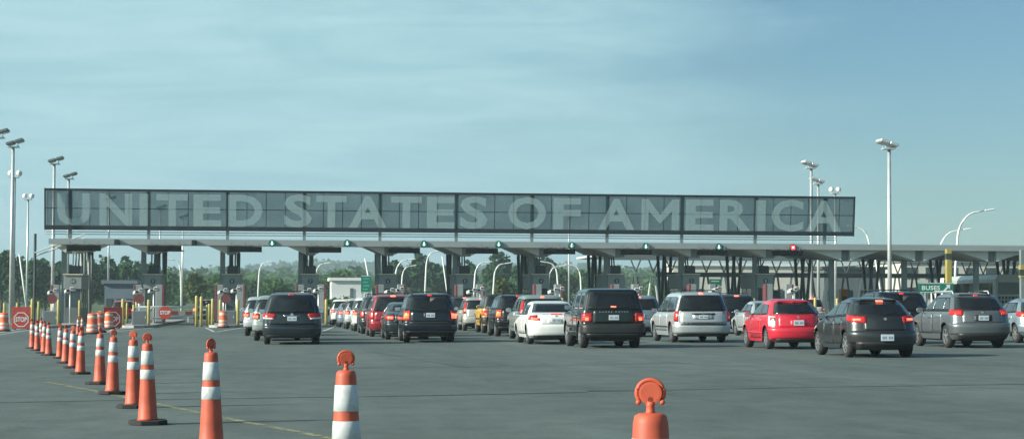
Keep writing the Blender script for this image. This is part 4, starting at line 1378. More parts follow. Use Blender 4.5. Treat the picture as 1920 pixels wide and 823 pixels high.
# --- body shapes: rear/front tables are (height, distance from that end)
def van_shape(L=5.14, W=1.96, H=1.75):
    return Shape(L, W, H,
        rear=[(0.24, 0.14), (0.34, 0.03), (0.60, 0.0), (0.66, 0.05), (0.95, 0.07), (1.06, 0.11), (1.60, 0.30), (1.66, 0.36), (H - 0.05, 0.55), (H - 0.02, 0.95), (H, 1.7)],
        front=[(0.24, 0.12), (0.40, 0.0), (0.62, 0.02), (0.78, 0.12), (0.92, 0.45), (1.03, 0.95), (1.10, 1.15), (1.62, 2.05), (H - 0.07, 2.2), (H - 0.02, 2.6), (H, 3.0)],
        wid=[(0.24, 0.93), (0.36, 0.97), (0.70, 1.0), (0.95, 0.985), (1.08, 0.95), (1.60, 0.785), (1.67, 0.75), (H - 0.03, 0.66), (H, 0.45)],
        ax=1.05, wb=3.05, wr=0.345, rr=0.32, pr=2.7)
def wagon_shape(L=4.62, W=1.84, H=1.74, slope=0.32, wr=0.37, sq=3.2):
    return Shape(L, W, H,
        rear=[(0.30, 0.12), (0.42, 0.02), (0.66, 0.0), (0.70, 0.06), (1.02, 0.09), (1.10, 0.12), (H - 0.14, 0.12 + slope), (H - 0.08, 0.18 + slope), (H - 0.03, 0.36 + slope), (H, 1.5)],
        front=[(0.30, 0.14), (0.45, 0.0), (0.70, 0.03), (0.90, 0.12), (1.00, 0.5), (1.06, 1.0), (1.12, 1.32), (H - 0.12, 1.90), (H - 0.05, 2.05), (H, 2.5)],
        wid=[(0.30, 0.95), (0.42, 0.985), (0.75, 1.0), (1.00, 0.985), (1.12, 0.95), (H - 0.13, 0.82), (H - 0.07, 0.77), (H - 0.02, 0.67), (H, 0.45)],
        ax=0.98, wb=2.69, wr=wr, rr=0.26, pr=sq, zb=0.32)
def boxy_shape(L=4.72, W=1.89, H=1.82):
    return Shape(L, W, H,
        rear=[(0.34, 0.10), (0.42, 0.0), (0.70, 0.0), (0.74, 0.06), (1.10, 0.07), (1.16, 0.09), (1.68, 0.27), (1.74, 0.31), (H - 0.03, 0.42), (H, 1.0)],
        front=[(0.34, 0.10), (0.45, 0.0), (0.95, 0.02), (1.05, 0.10), (1.10, 0.8), (1.14, 1.40), (1.72, 1.92), (H - 0.04, 2.05), (H, 2.4)],
        wid=[(0.34, 0.96), (0.45, 0.99), (0.80, 1.0), (1.10, 0.985), (1.18, 0.955), (1.70, 0.83), (1.76, 0.79), (H - 0.02, 0.72), (H, 0.55)],
        ax=0.98, wb=2.745, wr=0.385, rr=0.20, pr=3.6, zb=0.36)
def sedan_shape(L=4.83, W=1.82, H=1.45):
    return Shape(L, W, H,
        rear=[(0.22, 0.15), (0.32, 0.02), (0.58, 0.0), (0.66, 0.03), (0.88, 0.05), (0.97, 0.11), (1.02, 0.30), (1.05, 0.62), (1.08, 0.72), (1.32, 1.22), (1.38, 1.40), (H - 0.02, 1.75), (H, 2.2)],
        front=[(0.22, 0.14), (0.36, 0.0), (0.56, 0.03), (0.70, 0.18), (0.82, 0.65), (0.90, 1.15), (0.94, 1.30), (1.33, 1.98), (1.39, 2.12), (H, 2.45)],
        wid=[(0.22, 0.92), (0.34, 0.96), (0.62, 1.0), (0.85, 0.985), (0.96, 0.95), (1.32, 0.77), (1.38, 0.73), (H - 0.02, 0.65), (H, 0.45)],
        ax=1.05, wb=2.74, wr=0.32, rr=0.34, pr=2.5, zb=0.22)
def hatch_shape(L=4.05, W=1.70, H=1.47, rake=0.62, belt=0.98):
    return Shape(L, W, H,
        rear=[(0.22, 0.16), (0.34, 0.02), (0.58, 0.0), (0.66, 0.05), (0.90, 0.10), (belt + 0.04, 0.16), (1.31, 0.08 + rake), (1.385, 0.18 + rake), (H - 0.045, 0.40 + rake), (H - 0.02, 0.72 + rake), (H, 1.9)],
        front=[(0.22, 0.12), (0.36, 0.0), (0.56, 0.03), (0.72, 0.16), (0.86, 0.50), (0.94, 0.88), (0.99, 1.0), (1.36, 1.72), (1.42, 1.9), (H, 2.2)],
        wid=[(0.22, 0.93), (0.34, 0.97), (0.62, 1.0), (0.84, 0.99), (0.98, 0.96), (1.32, 0.785), (1.39, 0.72), (H - 0.03, 0.60), (H, 0.38)],
        ax=0.78, wb=2.53, wr=0.325, rr=0.46, pr=2.15, zb=0.22)
def xover_shape(L=4.65, W=1.82, H=1.66):
    return Shape(L, W, H,
        rear=[(0.26, 0.18), (0.38, 0.03), (0.68, 0.0), (0.74, 0.05), (1.00, 0.10), (1.12, 0.18), (1.48, 0.52), (1.53, 0.62), (H - 0.04, 0.88), (H, 1.8)],
        front=[(0.26, 0.14), (0.42, 0.0), (0.66, 0.03), (0.84, 0.16), (0.98, 0.6), (1.06, 1.05), (1.10, 1.18), (1.52, 1.95), (1.59, 2.1), (H, 2.5)],
        wid=[(0.26, 0.93), (0.40, 0.975), (0.74, 1.0), (0.98, 0.985), (1.10, 0.95), (1.50, 0.79), (1.56, 0.74), (H - 0.02, 0.64), (H, 0.42)],
        ax=0.98, wb=2.69, wr=0.355, rr=0.40, pr=2.35, zb=0.26)

def win3(S, b, t, a0, a1, a2, a3, lean=0.35, rear_lean=0.22):
    """three side windows between belt b and top t; returns windows and surround band"""
    g = [[(a0, b), (a1 - 0.03, b), (a1 - 0.03, t), (a0 + rear_lean, t)], [(a1 + 0.03, b), (a2 - 0.03, b), (a2 - 0.03, t), (a1 + 0.03, t)],
         [(a2 + 0.03, b), (a3, b), (a3 - lean, t), (a2 + 0.03, t)]]
    band = [(a0 - 0.03, b - 0.02), (a3 + 0.05, b - 0.02), (a3 - lean + 0.03, t + 0.02), (a0 + rear_lean - 0.03, t + 0.02)]
    return g, band
def win2(S, b, t, a0, a1, a3, lean=0.35, rear_lean=0.3):
    g = [[(a0, b + 0.02), (a1 - 0.03, b), (a1 - 0.03, t), (a0 + rear_lean, t - 0.03)], [(a1 + 0.03, b), (a3, b), (a3 - lean, t - 0.01), (a1 + 0.03, t)]]
    band = [(a0 - 0.03, b), (a3 + 0.05, b - 0.02), (a3 - lean + 0.03, t + 0.01), (a0 + rear_lean - 0.03, t - 0.01)]
    return g, band

S_ODY = van_shape(5.10, 1.96, 1.76); S_CAR = van_shape(5.14, 1.98, 1.76); S_GC = wagon_shape(4.61, 1.86, 1.74, 0.30, 0.375)
S_RR = boxy_shape(); S_SED = sedan_shape(); S_ACC = hatch_shape(4.05, 1.70, 1.49, 0.50); S_RIO = hatch_shape(4.05, 1.74, 1.50, 0.40, 1.0)
S_ROG = xover_shape(); S_CUV = wagon_shape(4.55, 1.80, 1.69, 0.26, 0.35, 2.8); S_SED2 = sedan_shape(4.6, 1.76, 1.43); S_WRG = boxy_shape(4.3, 1.82, 1.80)

gl, bd = win3(S_ODY, 1.07, 1.56, 0.30, 1.75, 2.75, 3.85, 0.62, 0.22)
D_VAN_ODY = dict(glass_side=gl, band=bd, doors=[(1.55, 0.42, 2.70, 1.02), (2.76, 0.42, 3.72, 1.02)], mirror=(3.62, 1.08), screen=(1.12, 1.62), rearglass=(0.86, 1.06, 1.63, 0.03, 0.0),
    bumper=(0.28, 0.64, 'paint', 0.02), valance=(0.245, 0.33, 0.92), lamps=[(0.56, 0.36, (0.90, 0.95), (1.03, 1.06), 'r'), (0.62, 0.24, (0.845, 0.88), (0.895, 0.935), 'c'), (0.60, 0.30, (0.885, 0.93), (0.93, 0.96), 'r')],
    brake3=(0.16, 1.655, 1.69, 'r'), plate=(0.87, 0.31, 0.15), gate=(0.84, 0.67, 1.045), emblem=(1.00, 0.055), wiper=1.10, rack=(0.9, 3.1, 0.62), head=(0.62, 0.80), exhaust=[0.5], handle_strip=(0.30, 0.955, 0.975, 'chrome'))
gl, bd = win3(S_CAR, 1.07, 1.56, 0.34, 1.80, 2.80, 3.90, 0.62, 0.18)
D_VAN_CAR = dict(glass_side=gl, band=bd, doors=[(1.60, 0.42, 2.75, 1.02), (2.81, 0.42, 3.80, 1.02)], mirror=(3.68, 1.08), mirror_paint=False, screen=(1.12, 1.62), rearglass=(0.90, 1.10, 1.62, 0.02, 0.0),
    bumper=(0.33, 0.62, 'paint', 0.025), valance=(0.25, 0.34, 0.95), bumper_step=(0.60, 0.63), lamps=[(0.88, 0.26, (0.72, 0.74), (1.10, 1.06), 'r'), (0.90, 0.20, (0.82, 0.83), (0.92, 0.91), 'l')],
    brake3=(0.09, 1.665, 1.71, 'h'), plate=(0.885, 0.31, 0.13), plate_bay=(0.38, 0.80, 1.01), bay_dark=False, gate=(0.82, 0.67, 1.07), emblem=(0.985, 0.05), handle_strip=(0.42, 0.955, 1.01, 'black'), rack=(0.9, 3.1, 0.60), moulding=(0.52, 0.57), head=(0.62, 0.82), rim='seven')
gl, bd = win3(S_GC, 1.12, 1.58, 0.24, 1.15, 2.05, 3.00, 0.42, 0.14)
D_GC = dict(glass_side=gl, band=bd, doors=[(1.32, 0.50, 2.02, 1.06), (2.08, 0.50, 2.98, 1.06)], mirror=(2.86, 1.14), screen=(1.14, 1.60), rearglass=(0.84, 1.11, 1.58, 0.02, 0.0),
    bumper=(0.40, 0.69, 'paint', 0.03), valance=(0.335, 0.42, 0.95), bumper_step=(0.655, 0.70), lamps=[(0.80, 0.22, (0.80, 0.80), (1.10, 1.08), 'lr'), (0.81, 0.18, (0.84, 0.84), (1.02, 1.0), 'ah'), (0.83, 0.14, (0.90, 0.90), (0.98, 0.97), 'hh')],
    brake3=(0.10, 1.635, 1.67, 'l'), plate=(0.96, 0.31, 0.16), plate_bay=(0.26, 0.86, 1.06), gate=(0.76, 0.72, 1.10), wiper=1.13, rack=(0.5, 2.9, 0.62), moulding=(0.60, 0.68), head=(0.74, 0.92), tyre_w=0.24)
gl, bd = win3(S_RR, 1.19, 1.68, 0.26, 1.22, 2.20, 3.05, 0.40, 0.16)
D_RR = dict(glass_side=gl, band=bd, doors=[(1.34, 0.52, 2.17, 1.13), (2.23, 0.52, 3.02, 1.13)], mirror=(2.88, 1.20), screen=(1.17, 1.70), rearglass=(0.88, 1.17, 1.68, 0.03, 0.0),
    bumper=(0.44, 0.73, 'black', 0.035), valance=(0.365, 0.45, 0.9), lamps=[(0.70, 0.24, (0.80, 0.82), (1.06, 1.05), 'rr'), (0.80, 0.14, (0.83, 0.84), (0.98, 0.97), 'll'), (0.82, -0.92, (0.84, 0.84), (0.93, 0.93), 'hh')],
    brake3=(0.09, 1.235, 1.27, 'h'), plate=(0.93, 0.31, 0.15), gate=(0.66, 0.76, 1.16), badge=('RANGE ROVER', 0.48, 1.085, 1.125), wiper=1.20, moulding=(0.62, 0.70), head=(0.80, 0.98), rim='five', tyre_w=0.25, aerial=None)
gl, bd = win2(S_SED, 0.99, 1.32, 1.05, 2.05, 3.35, 0.62, 0.36)
D_SED = dict(glass_side=gl, band=bd, doors=[(1.40, 0.36, 2.03, 0.94), (2.08, 0.36, 3.20, 0.94)], mirror=(3.10, 0.98), screen=(0.97, 1.34), rearglass=(0.86, 1.085, 1.34, 0.04, 0.0),
    bumper=(0.26, 0.66, 'paint', 0.022), valance=(0.225, 0.32, 0.86), lamps=[(0.60, 0.30, (0.80, 0.83), (0.87, 0.91), 'l'), (0.72, 0.24, (0.865, 0.90), (0.97, 0.95), 'r'), (0.70, -0.9, (0.83, 0.84), (0.875, 0.875), 'h')],
    brake3=(0.24, 0.985, 1.005, 'l'), plate=(0.80, 0.31, 0.14), plate_bay=(0.34, 0.71, 0.89), bay_dark=False, gate=(0.60, 0.67, 1.0), emblem=(0.93, 0.04), head=(0.58, 0.70), rim='five')
D_SED_F = dict(D_SED, lamps=[(0.62, 0.30, (0.74, 0.78), (0.92, 0.93), 'r'), (0.66, 0.14, (0.78, 0.80), (0.88, 0.88), 'h')])
gl, bd = win2(S_ACC, 1.00, 1.33, 0.62, 1.45, 2.72, 0.62, 0.30)
D_ACC = dict(glass_side=gl, band=None, doors=[(1.35, 0.34, 2.58, 0.95)], mirror=(2.46, 0.99), screen=(1.01, 1.36), rearglass=(0.84, 1.05, 1.345, 0.04, -0.03),
    bumper=(0.30, 0.64, 'paint', 0.022), valance=(0.225, 0.32, 0.80), lamps=[(0.77, 0.34, (0.66, 0.70), (0.96, 0.99), 'c'), (0.78, 0.30, (0.84, 0.86), (0.93, 0.95), 'r')],
    brake3=(0.10, 1.37, 1.39, 'r'), plate=(0.775, 0.31, 0.16), plate_bay=(0.28, 0.69, 0.87), bay_dark=False, gate=(0.72, 0.65, 1.03), emblem=(0.945, 0.035), wiper=1.07, spoiler=(1.40, 0.86, 0.03), head=(0.60, 0.74), rim='cover', mirror_paint=True, moulding=(0.46, 0.50), moulding_paint=True)
gl, bd = win2(S_RIO, 1.02, 1.34, 0.66, 1.40, 2.76, 0.66, 0.34)
gl3 = [[(0.72, 1.06), (1.02, 1.03), (1.02, 1.34), (0.98, 1.30)], [(1.06, 1.02), (1.66, 1.0), (1.66, 1.36), (1.06, 1.345)], [(1.72, 1.0), (2.72, 0.98), (2.12, 1.345), (1.72, 1.36)]]
D_RIO = dict(glass_side=gl3, band=[(0.68, 1.02), (2.80, 0.96), (2.12, 1.37), (0.92, 1.36)], doors=[(1.02, 0.36, 1.68, 0.965), (1.73, 0.34, 2.62, 0.95)], mirror=(2.46, 0.99), screen=(1.01, 1.36), rearglass=(0.90, 1.04, 1.345, 0.03, -0.02),
    bumper=(0.36, 0.66, 'paint', 0.03), valance=(0.225, 0.40, 0.84), lamps=[(0.54, 0.50, (0.85, 0.92), (1.01, 1.07), 'r'), (0.66, 0.18, (0.89, 0.92), (0.97, 0.98), 'l'), (0.70, -0.90, (0.92, 0.92), (0.965, 0.965), 'h'), (0.62, -0.92, (0.43, 0.43), (0.50, 0.50), 'r')],
    brake3=(0.14, 1.38, 1.41, 'h'), plate=(0.50, 0.33, 0.16), plate_bay=(0.26, 0.41, 0.60), plate_out=0.05, gate=(0.62, 0.67, 1.03), emblem=(0.955, 0.04), wiper=1.06, spoiler=(1.42, 0.88, 0.05), head=(0.60, 0.76), rim='seven', aerial=1.05)
gl, bd = win3(S_ROG, 1.11, 1.50, 0.62, 1.20, 2.10, 3.28, 0.72, 0.34)
D_ROG = dict(glass_side=gl, band=bd, doors=[(1.28, 0.46, 2.08, 1.05), (2.14, 0.44, 3.10, 1.04)], mirror=(3.00, 1.10), screen=(1.12, 1.53), rearglass=(0.90, 1.13, 1.50, 0.02, 0.0),
    bumper=(0.42, 0.74, 'paint', 0.028), valance=(0.265, 0.45, 0.84), lamps=[(0.66, 0.46, (0.97, 1.00), (1.14, 1.15), 'r'), (0.72, 0.14, (1.00, 1.02), (1.09, 1.10), 'l')],
    brake3=(0.10, 1.565, 1.59, 'l'), plate=(0.90, 0.31, 0.15), plate_bay=(0.30, 0.80, 0.99), gate=(0.70, 0.75, 1.12), emblem=(1.06, 0.04), wiper=1.14, spoiler=(1.60, 0.88, 0.07), rack=(1.1, 2.9, 0.56), chrome=True, moulding=(0.44, 0.475), moulding_paint=False, head=(0.70, 0.88), rim='five')
gl, bd = win3(S_CUV, 1.08, 1.52, 0.26, 1.15, 2.05, 3.00, 0.50, 0.16)
D_CUV = dict(glass_side=gl, band=bd, doors=[(1.30, 0.48, 2.02, 1.02), (2.08, 0.48, 2.98, 1.02)], mirror=(2.80, 1.08), screen=(1.14, 1.55), rearglass=(0.82, 1.10, 1.52, 0.02, 0.0),
    bumper=(0.38, 0.68, 'paint', 0.028), valance=(0.335, 0.42, 0.92), lamps=[(0.88, 0.20, (0.86, 0.86), (1.46, 1.44), 'r'), (0.90, 0.12, (1.0, 1.0), (1.12, 1.12), 'h')],
    brake3=(0.10, 1.575, 1.61, 'h'), plate=(0.86, 0.31, 0.15), gate=(0.80, 0.71, 1.08), wiper=1.12, head=(0.74, 0.90))
D_CUV2 = dict(D_CUV, lamps=[(0.72, 0.28, (0.80, 0.82), (1.02, 1.04), 'r'), (0.78, 0.16, (0.84, 0.84), (0.94, 0.94), 'h')])
D_VAN_F = dict(D_VAN_ODY, lamps=[(0.84, 0.30, (0.74, 0.76), (1.04, 1.02), 'r'), (0.87, 0.18, (0.82, 0.83), (0.92, 0.92), 'h')], brake3=(0.14, 1.655, 1.69, 'h'))
gl, bd = win3(S_WRG, 1.17, 1.66, 0.24, 1.10, 2.0, 2.80, 0.36, 0.14)
D_WRG = dict(D_RR, glass_side=gl, band=bd, doors=[(1.30, 0.52, 1.98, 1.11), (2.04, 0.52, 2.76, 1.11)], mirror=(2.66, 1.18), arches=True)
D_WRG['hardtop'] = 1.14; D_WRG.pop('badge'); D_WRG.pop('aerial')

def car(name, S, D, pt, u, s, label, cat='car', rz=0.0, X=None, Yr=None):
    """u: pixel column of the tail centre; s: pixels per metre at the tail"""
    if X is None:
        p = spot(u, s)
    else:
        p = Vector((X, Yr, gz(X)))
    return make_car(name, S, pt, (p.x, p.y + S.L / 2, gz(p.x)), label, D, cat, rz)

car('hatchback', S_RIO, D_RIO, 'darkgrey', 1663, 76.0, 'dark grey five door hatchback with lit brake lamps, nearest car on the right')
car('hatchback', S_ACC, D_ACC, 'red', 1499, 64.0, 'bright red three door hatchback between the silver minivan and dark hatchback')
car('crossover', S_ROG, D_ROG, 'midgrey', 1846, 63.0, 'grey metallic crossover under the BUSES sign')
car('minivan', S_CAR, D_VAN_CAR, 'silver', 1320, 54.5, 'silver minivan with black rear window, second row right of centre', 'minivan')
car('off_roader', S_RR, D_RR, 'deepgreen', 1152, 62.0, 'dark green boxy off-roader with lit brake lamps and spaced tailgate lettering', 'suv')
car('sedan', S_SED, D_SED, 'white', 1044, 56.5, 'white sedan just left of the dark green off-roader')
car('sport_utility', S_GC, D_GC, 'navy', 808, 53.5, 'dark navy sport utility with glowing lamps, left of centre', 'suv')
car('minivan', S_ODY, D_VAN_ODY, 'charcoal', 548, 56.0, 'charcoal minivan at the head of the left queue tail, alone on its side', 'minivan')
# lane of the charcoal minivan
car('sport_utility', S_CUV, D_CUV2, 'silver', None, None, 'silver sport utility second ahead of the charcoal minivan, at its left', 'suv', X=-0.5, Yr=85.0)
car('sport_utility', S_CUV, D_CUV2, 'sage', None, None, 'greenish grey sport utility tucked just ahead of the charcoal minivan', 'suv', X=0.02, Yr=73.5)
car('sedan', S_SED2, D_SED_F, 'black', None, None, 'black car third ahead of the charcoal minivan, only its roof showing', X=0.3, Yr=95.0)
# lane of the navy sport utility
car('sedan', S_SED2, D_SED_F, 'charcoal', None, None, 'dark grey sedan peeking out ahead of the navy sport utility', X=4.95, Yr=74.5)
car('minivan', S_CAR, D_VAN_F, 'maroon', None, None, 'dark red minivan left of the dark grey sedan', 'minivan', X=4.8, Yr=81.5)
car('minivan', S_ODY, D_VAN_F, 'charcoal', None, None, 'dark minivan hidden just ahead of the dark red minivan', 'minivan', X=4.75, Yr=89.5)
car('crossover', S_CUV, D_CUV2, 'white', None, None, 'white crossover fourth ahead of the navy sport utility', X=4.65, Yr=98.0)
car('sport_utility', S_CUV, D_CUV2, 'silver', None, None, 'silver sport utility ahead of the white crossover', 'suv', X=4.55, Yr=106.5)
car('sedan', S_SED, D_SED_F, 'steelblue', None, None, 'pale blue sedan near booth seven in the navy sport utility lane', X=4.45, Yr=116.0)
car('crossover', S_CUV, D_CUV2, 'white', None, None, 'small white van like car farthest ahead, beside booth seven', X=4.35, Yr=126.5)
# lane of the off-roader and the white sedan
car('crossover', S_CUV, D_CUV, 'sage', None, None, 'sage green crossover partly hidden by the white sedan', X=9.9, Yr=73.0)
car('sport_utility', S_GC, D_GC, 'black', None, None, 'black sport utility ahead of the sage crossover', 'suv', X=9.95, Yr=81.0)
car('off_roader', S_WRG, D_WRG, 'yellow', None, None, 'bright yellow off-roader with black wheel arches, mostly hidden', 'suv', X=10.35, Yr=90.5)
car('sport_utility', S_CUV, D_CUV, 'champagne', None, None, 'pale champagne sport utility left of the yellow off-roader', 'suv', X=10.2, Yr=98.5)
car('minivan', S_ODY, D_VAN_F, 'black', None, None, 'black minivan roof beyond the champagne sport utility', 'minivan', X=10.3, Yr=108.0)
# lane of the silver minivan
car('crossover', S_CUV, D_CUV2, 'steelblue', None, None, 'blue grey crossover between the off-roader and silver minivan', X=14.6, Yr=78.5)
car('minivan', S_ODY, D_VAN_F, 'champagne', None, None, 'pale minivan ahead of the blue grey crossover', 'minivan', X=14.8, Yr=88.0)
# lane of the grey crossover
car('sport_utility', S_GC, D_GC, 'black', None, None, 'black sport utility roof showing right of the dark hatchback', 'suv', X=20.5, Yr=62.8)
car('sedan', S_SED, D_SED_F, 'silver', None, None, 'silver sedan left of the red hatchback', X=20.1, Yr=78.0)
car('minivan', S_CAR, D_VAN_F, 'black', None, None, 'black minivan right of the silver minivan roof', 'minivan', X=20.4, Yr=86.0)
# lane at the right edge
car('hatchback', S_RIO, D_RIO, 'steelblue', None, None, 'blue grey hatchback at the right picture edge behind the grey crossover', X=25.6, Yr=63.5)
car('sedan', S_SED, D_SED_F, 'midgrey', None, None, 'grey car cut off by the right edge, only its front wheel in view', X=25.1, Yr=53.6)
# beyond the booths
car('sport_utility', S_GC, D_GC, 'black', None, None, 'dark vehicle beyond the closed gate, right of booth nine', 'suv', X=-5.4, Yr=152.0)
car('sport_utility', S_CUV, D_CUV2, 'maroon', None, None, 'red vehicle with pale roof beyond the red stop board', 'suv', X=-12.2, Yr=160.0)


# ------------------------------------------------------------------ hills, woods and trees
def hill_h(x, y):
    """height of the land beyond the port, in metres"""
    t = np.clip((y - 420) / 900.0, 0, 1); t = t * t * (3 - 2 * t)
    t2 = np.clip((y - 1500) / 1100.0, 0, 1); t2 = t2 * t2 * (3 - 2 * t2)
    u = x / np.maximum(y, 1)
    roll = 1.0 + 0.16 * np.sin(x / 140.0 + 0.8) + 0.12 * np.sin(x / 61.0 + y / 300.0)
    return t * 11.0 * roll + t2 * (26.0 + 5.0 * np.sin(x / 310.0) + 3.0 * np.sin(x / 120.0 + 1.0) + 2.5 * np.sin(x / 47.0))
ny, nx = 70, 90
ys = np.concatenate([np.linspace(330, 1500, 40), np.linspace(1550, 3300, 30)])
rows = []
for y in ys:
    xs = np.linspace(-0.45 * y - 120, 0.75 * y + 200, nx)
    h = hill_h(xs, np.full(nx, y))
    rows.append([(float(a), float(y), float(b) + gz(float(a)) - 0.06) for a, b in zip(xs, h)])
mb = MB(); mb.grid(rows)
tag(mb.build('hillside', M_GRASS, smooth=True), kind='structure')

def leaf_cloud(n, rx, rz, zc, size, lumps=7, seed=0, flat=0.0):
    """n leaf-clump quads gathered into lumps inside a crown; returns (n*4, 3) array"""
    r = np.random.default_rng(seed)
    lc = r.normal(size=(lumps, 3)); lc /= np.linalg.norm(lc, axis=1)[:, None]
    lc *= (r.uniform(0.25, 0.68, (lumps, 1)))
    lr = r.uniform(0.30, 0.52, lumps)
    k = r.integers(0, lumps, n)
    d = r.normal(size=(n, 3)); d /= np.linalg.norm(d, axis=1)[:, None]
    p = lc[k] + d * (lr[k] * r.uniform(0.45, 1.05, n) ** 0.6)[:, None]
    p *= np.array([rx, rx, rz]); p[:, 2] += zc
    a = r.normal(size=(n, 3)); a /= np.linalg.norm(a, axis=1)[:, None]
    b = np.cross(a, r.normal(size=(n, 3))); b /= np.linalg.norm(b, axis=1)[:, None]
    s = size * r.uniform(0.6, 1.3, (n, 1))
    q = np.stack([p - a * s - b * s, p + a * s - b * s * 0.8, p + a * s * 0.9 + b * s, p - a * s * 0.8 + b * s * 0.9], axis=1)
    return q.reshape(-1, 3)
def quads_obj(name, V, m, parent=None):
    V = np.ascontiguousarray(V, dtype=np.float32)
    n = len(V) // 4
    me = bpy.data.meshes.new(name)
    me.vertices.add(len(V)); me.vertices.foreach_set('co', V.ravel())
    me.loops.add(len(V)); me.loops.foreach_set('vertex_index', np.arange(len(V), dtype=np.int32))
    me.polygons.add(n); me.polygons.foreach_set('loop_start', np.arange(0, len(V), 4, dtype=np.int32))
    me.polygons.foreach_set('loop_total', np.full(n, 4, dtype=np.int32))
    me.update(calc_edges=True)
    me.materials.append(m)
    o = bpy.data.objects.new(name, me); COL.objects.link(o)
    if parent: o.parent = parent
    return o
M_LEAF = leaf_mat('leaves_mixed', (0.030, 0.085, 0.020), (0.090, 0.180, 0.040), 0.05)
M_LEAFD = leaf_mat('leaves_dark', (0.026, 0.075, 0.034), (0.062, 0.140, 0.052), 0.12)
M_LEAFY = leaf_mat('leaves_yellowish', (0.065, 0.095, 0.025), (0.14, 0.165, 0.045), 0.25)

def scatter(name, lab, y0, y1, n, nq, size, hh, m, seed, ulim=(-0.34, 0.62), gap=None):
    r = np.random.default_rng(seed)
    protos = [leaf_cloud(nq, 1.0, 1.0, 0.0, size, 6, seed * 31 + i) for i in range(6)]
    out = []
    for i in range(n):
        y = y0 + (y1 - y0) * r.random() ** 0.8
        x = y * r.uniform(*ulim)
        if gap and gap(x, y): continue
        H = hh * r.uniform(0.65, 1.25)
        W_ = H * r.uniform(0.48, 0.70)
        z = float(hill_h(np.array([x]), np.array([y]))[0]) + gz(x)
        P = protos[r.integers(0, 6)]
        a = r.uniform(0, 6.28); c, s_ = math.cos(a), math.sin(a)
        Q = np.empty_like(P)
        Q[:, 0] = (P[:, 0] * c - P[:, 1] * s_) * W_ + x
        Q[:, 1] = (P[:, 0] * s_ + P[:, 1] * c) * W_ + y
        Q[:, 2] = P[:, 2] * H * 0.5 + z + H * 0.47
        out.append(Q)
    return tag(quads_obj(name, np.concatenate(out), m), lab, 'woodland', kind='stuff')
def clearing(x, y):
    u = x / y
    return (0.075 < u < 0.115 or 0.145 < u < 0.185) and y < 700
scatter('near_woodland', 'belt of mixed green trees beyond the inspection lanes', 400, 760, 900, 130, 0.12, 7.5, M_LEAF, 3, gap=clearing)
scatter('hill_woodland', 'wooded middle slopes behind the booths', 760, 1600, 1700, 80, 0.16, 10.5, M_LEAF, 4)
scatter('far_woodland', 'hazy blue green wooded ridge on the horizon', 1600, 3200, 2800, 40, 0.22, 14.0, M_LEAFD, 5)

def tree(u, vtop, Y, wpx, lab, m, nq=1500, trunk=0.22, seed=0, kind='tree', lumps=14):
    p = at(u, vtop, Y); x = p.x
    z0 = float(hill_h(np.array([x]), np.array([Y]))[0]) + gz(x) - 0.05
    Hh = p.z - z0
    rx = 1.55 * wpx * Y / F_PX / 2
    o = thing('broadleaf_tree' if kind == 'tree' else 'bush', (x, Y, z0), lab, kind, 'trees beyond the lanes')
    zc = Hh * (0.58 if kind == 'tree' else 0.5); rz = Hh - zc
    quads_obj('crown', leaf_cloud(nq, rx, rz, zc, 0.045 * Hh * 0.6 + 0.05, lumps, seed), m, o)
    tr = MB()
    tr.tube([(0, 0, 0), (0.05, 0, Hh * 0.3), (-0.05, 0.05, Hh * 0.6), (0, 0, Hh * 0.85)], [trunk, trunk * 0.8, trunk * 0.5, 0.03], 8)
    for k in range(5):
        a = k * 1.3 + seed
        h0 = Hh * (0.28 + 0.09 * k)
        tr.tube([(0, 0, h0), (rx * 0.35 * math.cos(a), rx * 0.35 * math.sin(a), h0 + Hh * 0.13), (rx * 0.7 * math.cos(a), rx * 0.7 * math.sin(a), h0 + Hh * 0.2)], [trunk * 0.45, trunk * 0.3, 0.03], 6)
    tr.build('trunk', M_BARK, o, smooth=True)
    return o
trees = [(4, 457, 330, 44, 'dark tall tree at the left picture edge', M_LEAFD), (36, 478, 350, 40, 'dark tree behind the leftmost tall poles', M_LEAFD), (64, 471, 340, 34, 'dark tree just left of the billboard end', M_LEAFD),
         (86, 480, 350, 38, 'dark tree behind the left canopy tip', M_LEAFD), (120, 484, 350, 44, 'dark tree behind booth ten on its left', M_LEAFD), (165, 486, 345, 46, 'dark tree directly behind booth ten', M_LEAFD), (205, 482, 350, 46, 'round dark tree right of booth ten', M_LEAFD),
         (238, 479, 345, 36, 'tallest dark tree between booths ten and nine', M_LEAFD), (268, 488, 360, 40, 'dark tree left of booth nine', M_LEAFD),
         (312, 503, 400, 44, 'green tree behind booth nine', M_LEAF), (365, 512, 330, 34, 'pale yellow green tree between booths nine and eight', M_LEAFY), (520, 520, 360, 60, 'green tree between booths eight and seven', M_LEAF),
         (404, 516, 380, 48, 'mid green tree left of booth eight', M_LEAF), (470, 512, 420, 52, 'mid green tree right of booth eight', M_LEAF), (610, 510, 430, 56, 'mid green tree right of booth seven', M_LEAF),
         (645, 500, 440, 54, 'mid green tree above the white wall', M_LEAF), (745, 472, 420, 26, 'small round dark tree on the skyline right of booth six', M_LEAFD), (779, 470, 420, 34, 'larger round dark tree on the skyline right of booth six', M_LEAFD),
         (820, 481, 430, 50, 'dark tree left of booth five', M_LEAFD), (872, 484, 420, 44, 'dark tree right of booth five', M_LEAFD), (932, 474, 410, 40, 'dark skyline tree left of booth four', M_LEAFD), (985, 478, 420, 46, 'dark tree behind booth four', M_LEAFD), (1018, 474, 420, 40, 'dark tree under the letter O', M_LEAFD), (1050, 492, 440, 44, 'green tree under the letter F', M_LEAF), (1100, 500, 440, 50, 'green tree left of booth three', M_LEAF)]
for i, (u, v, Y, w, lab, m) in enumerate(trees): tree(u, v, Y, w, lab, m, 1100, seed=100 + i)
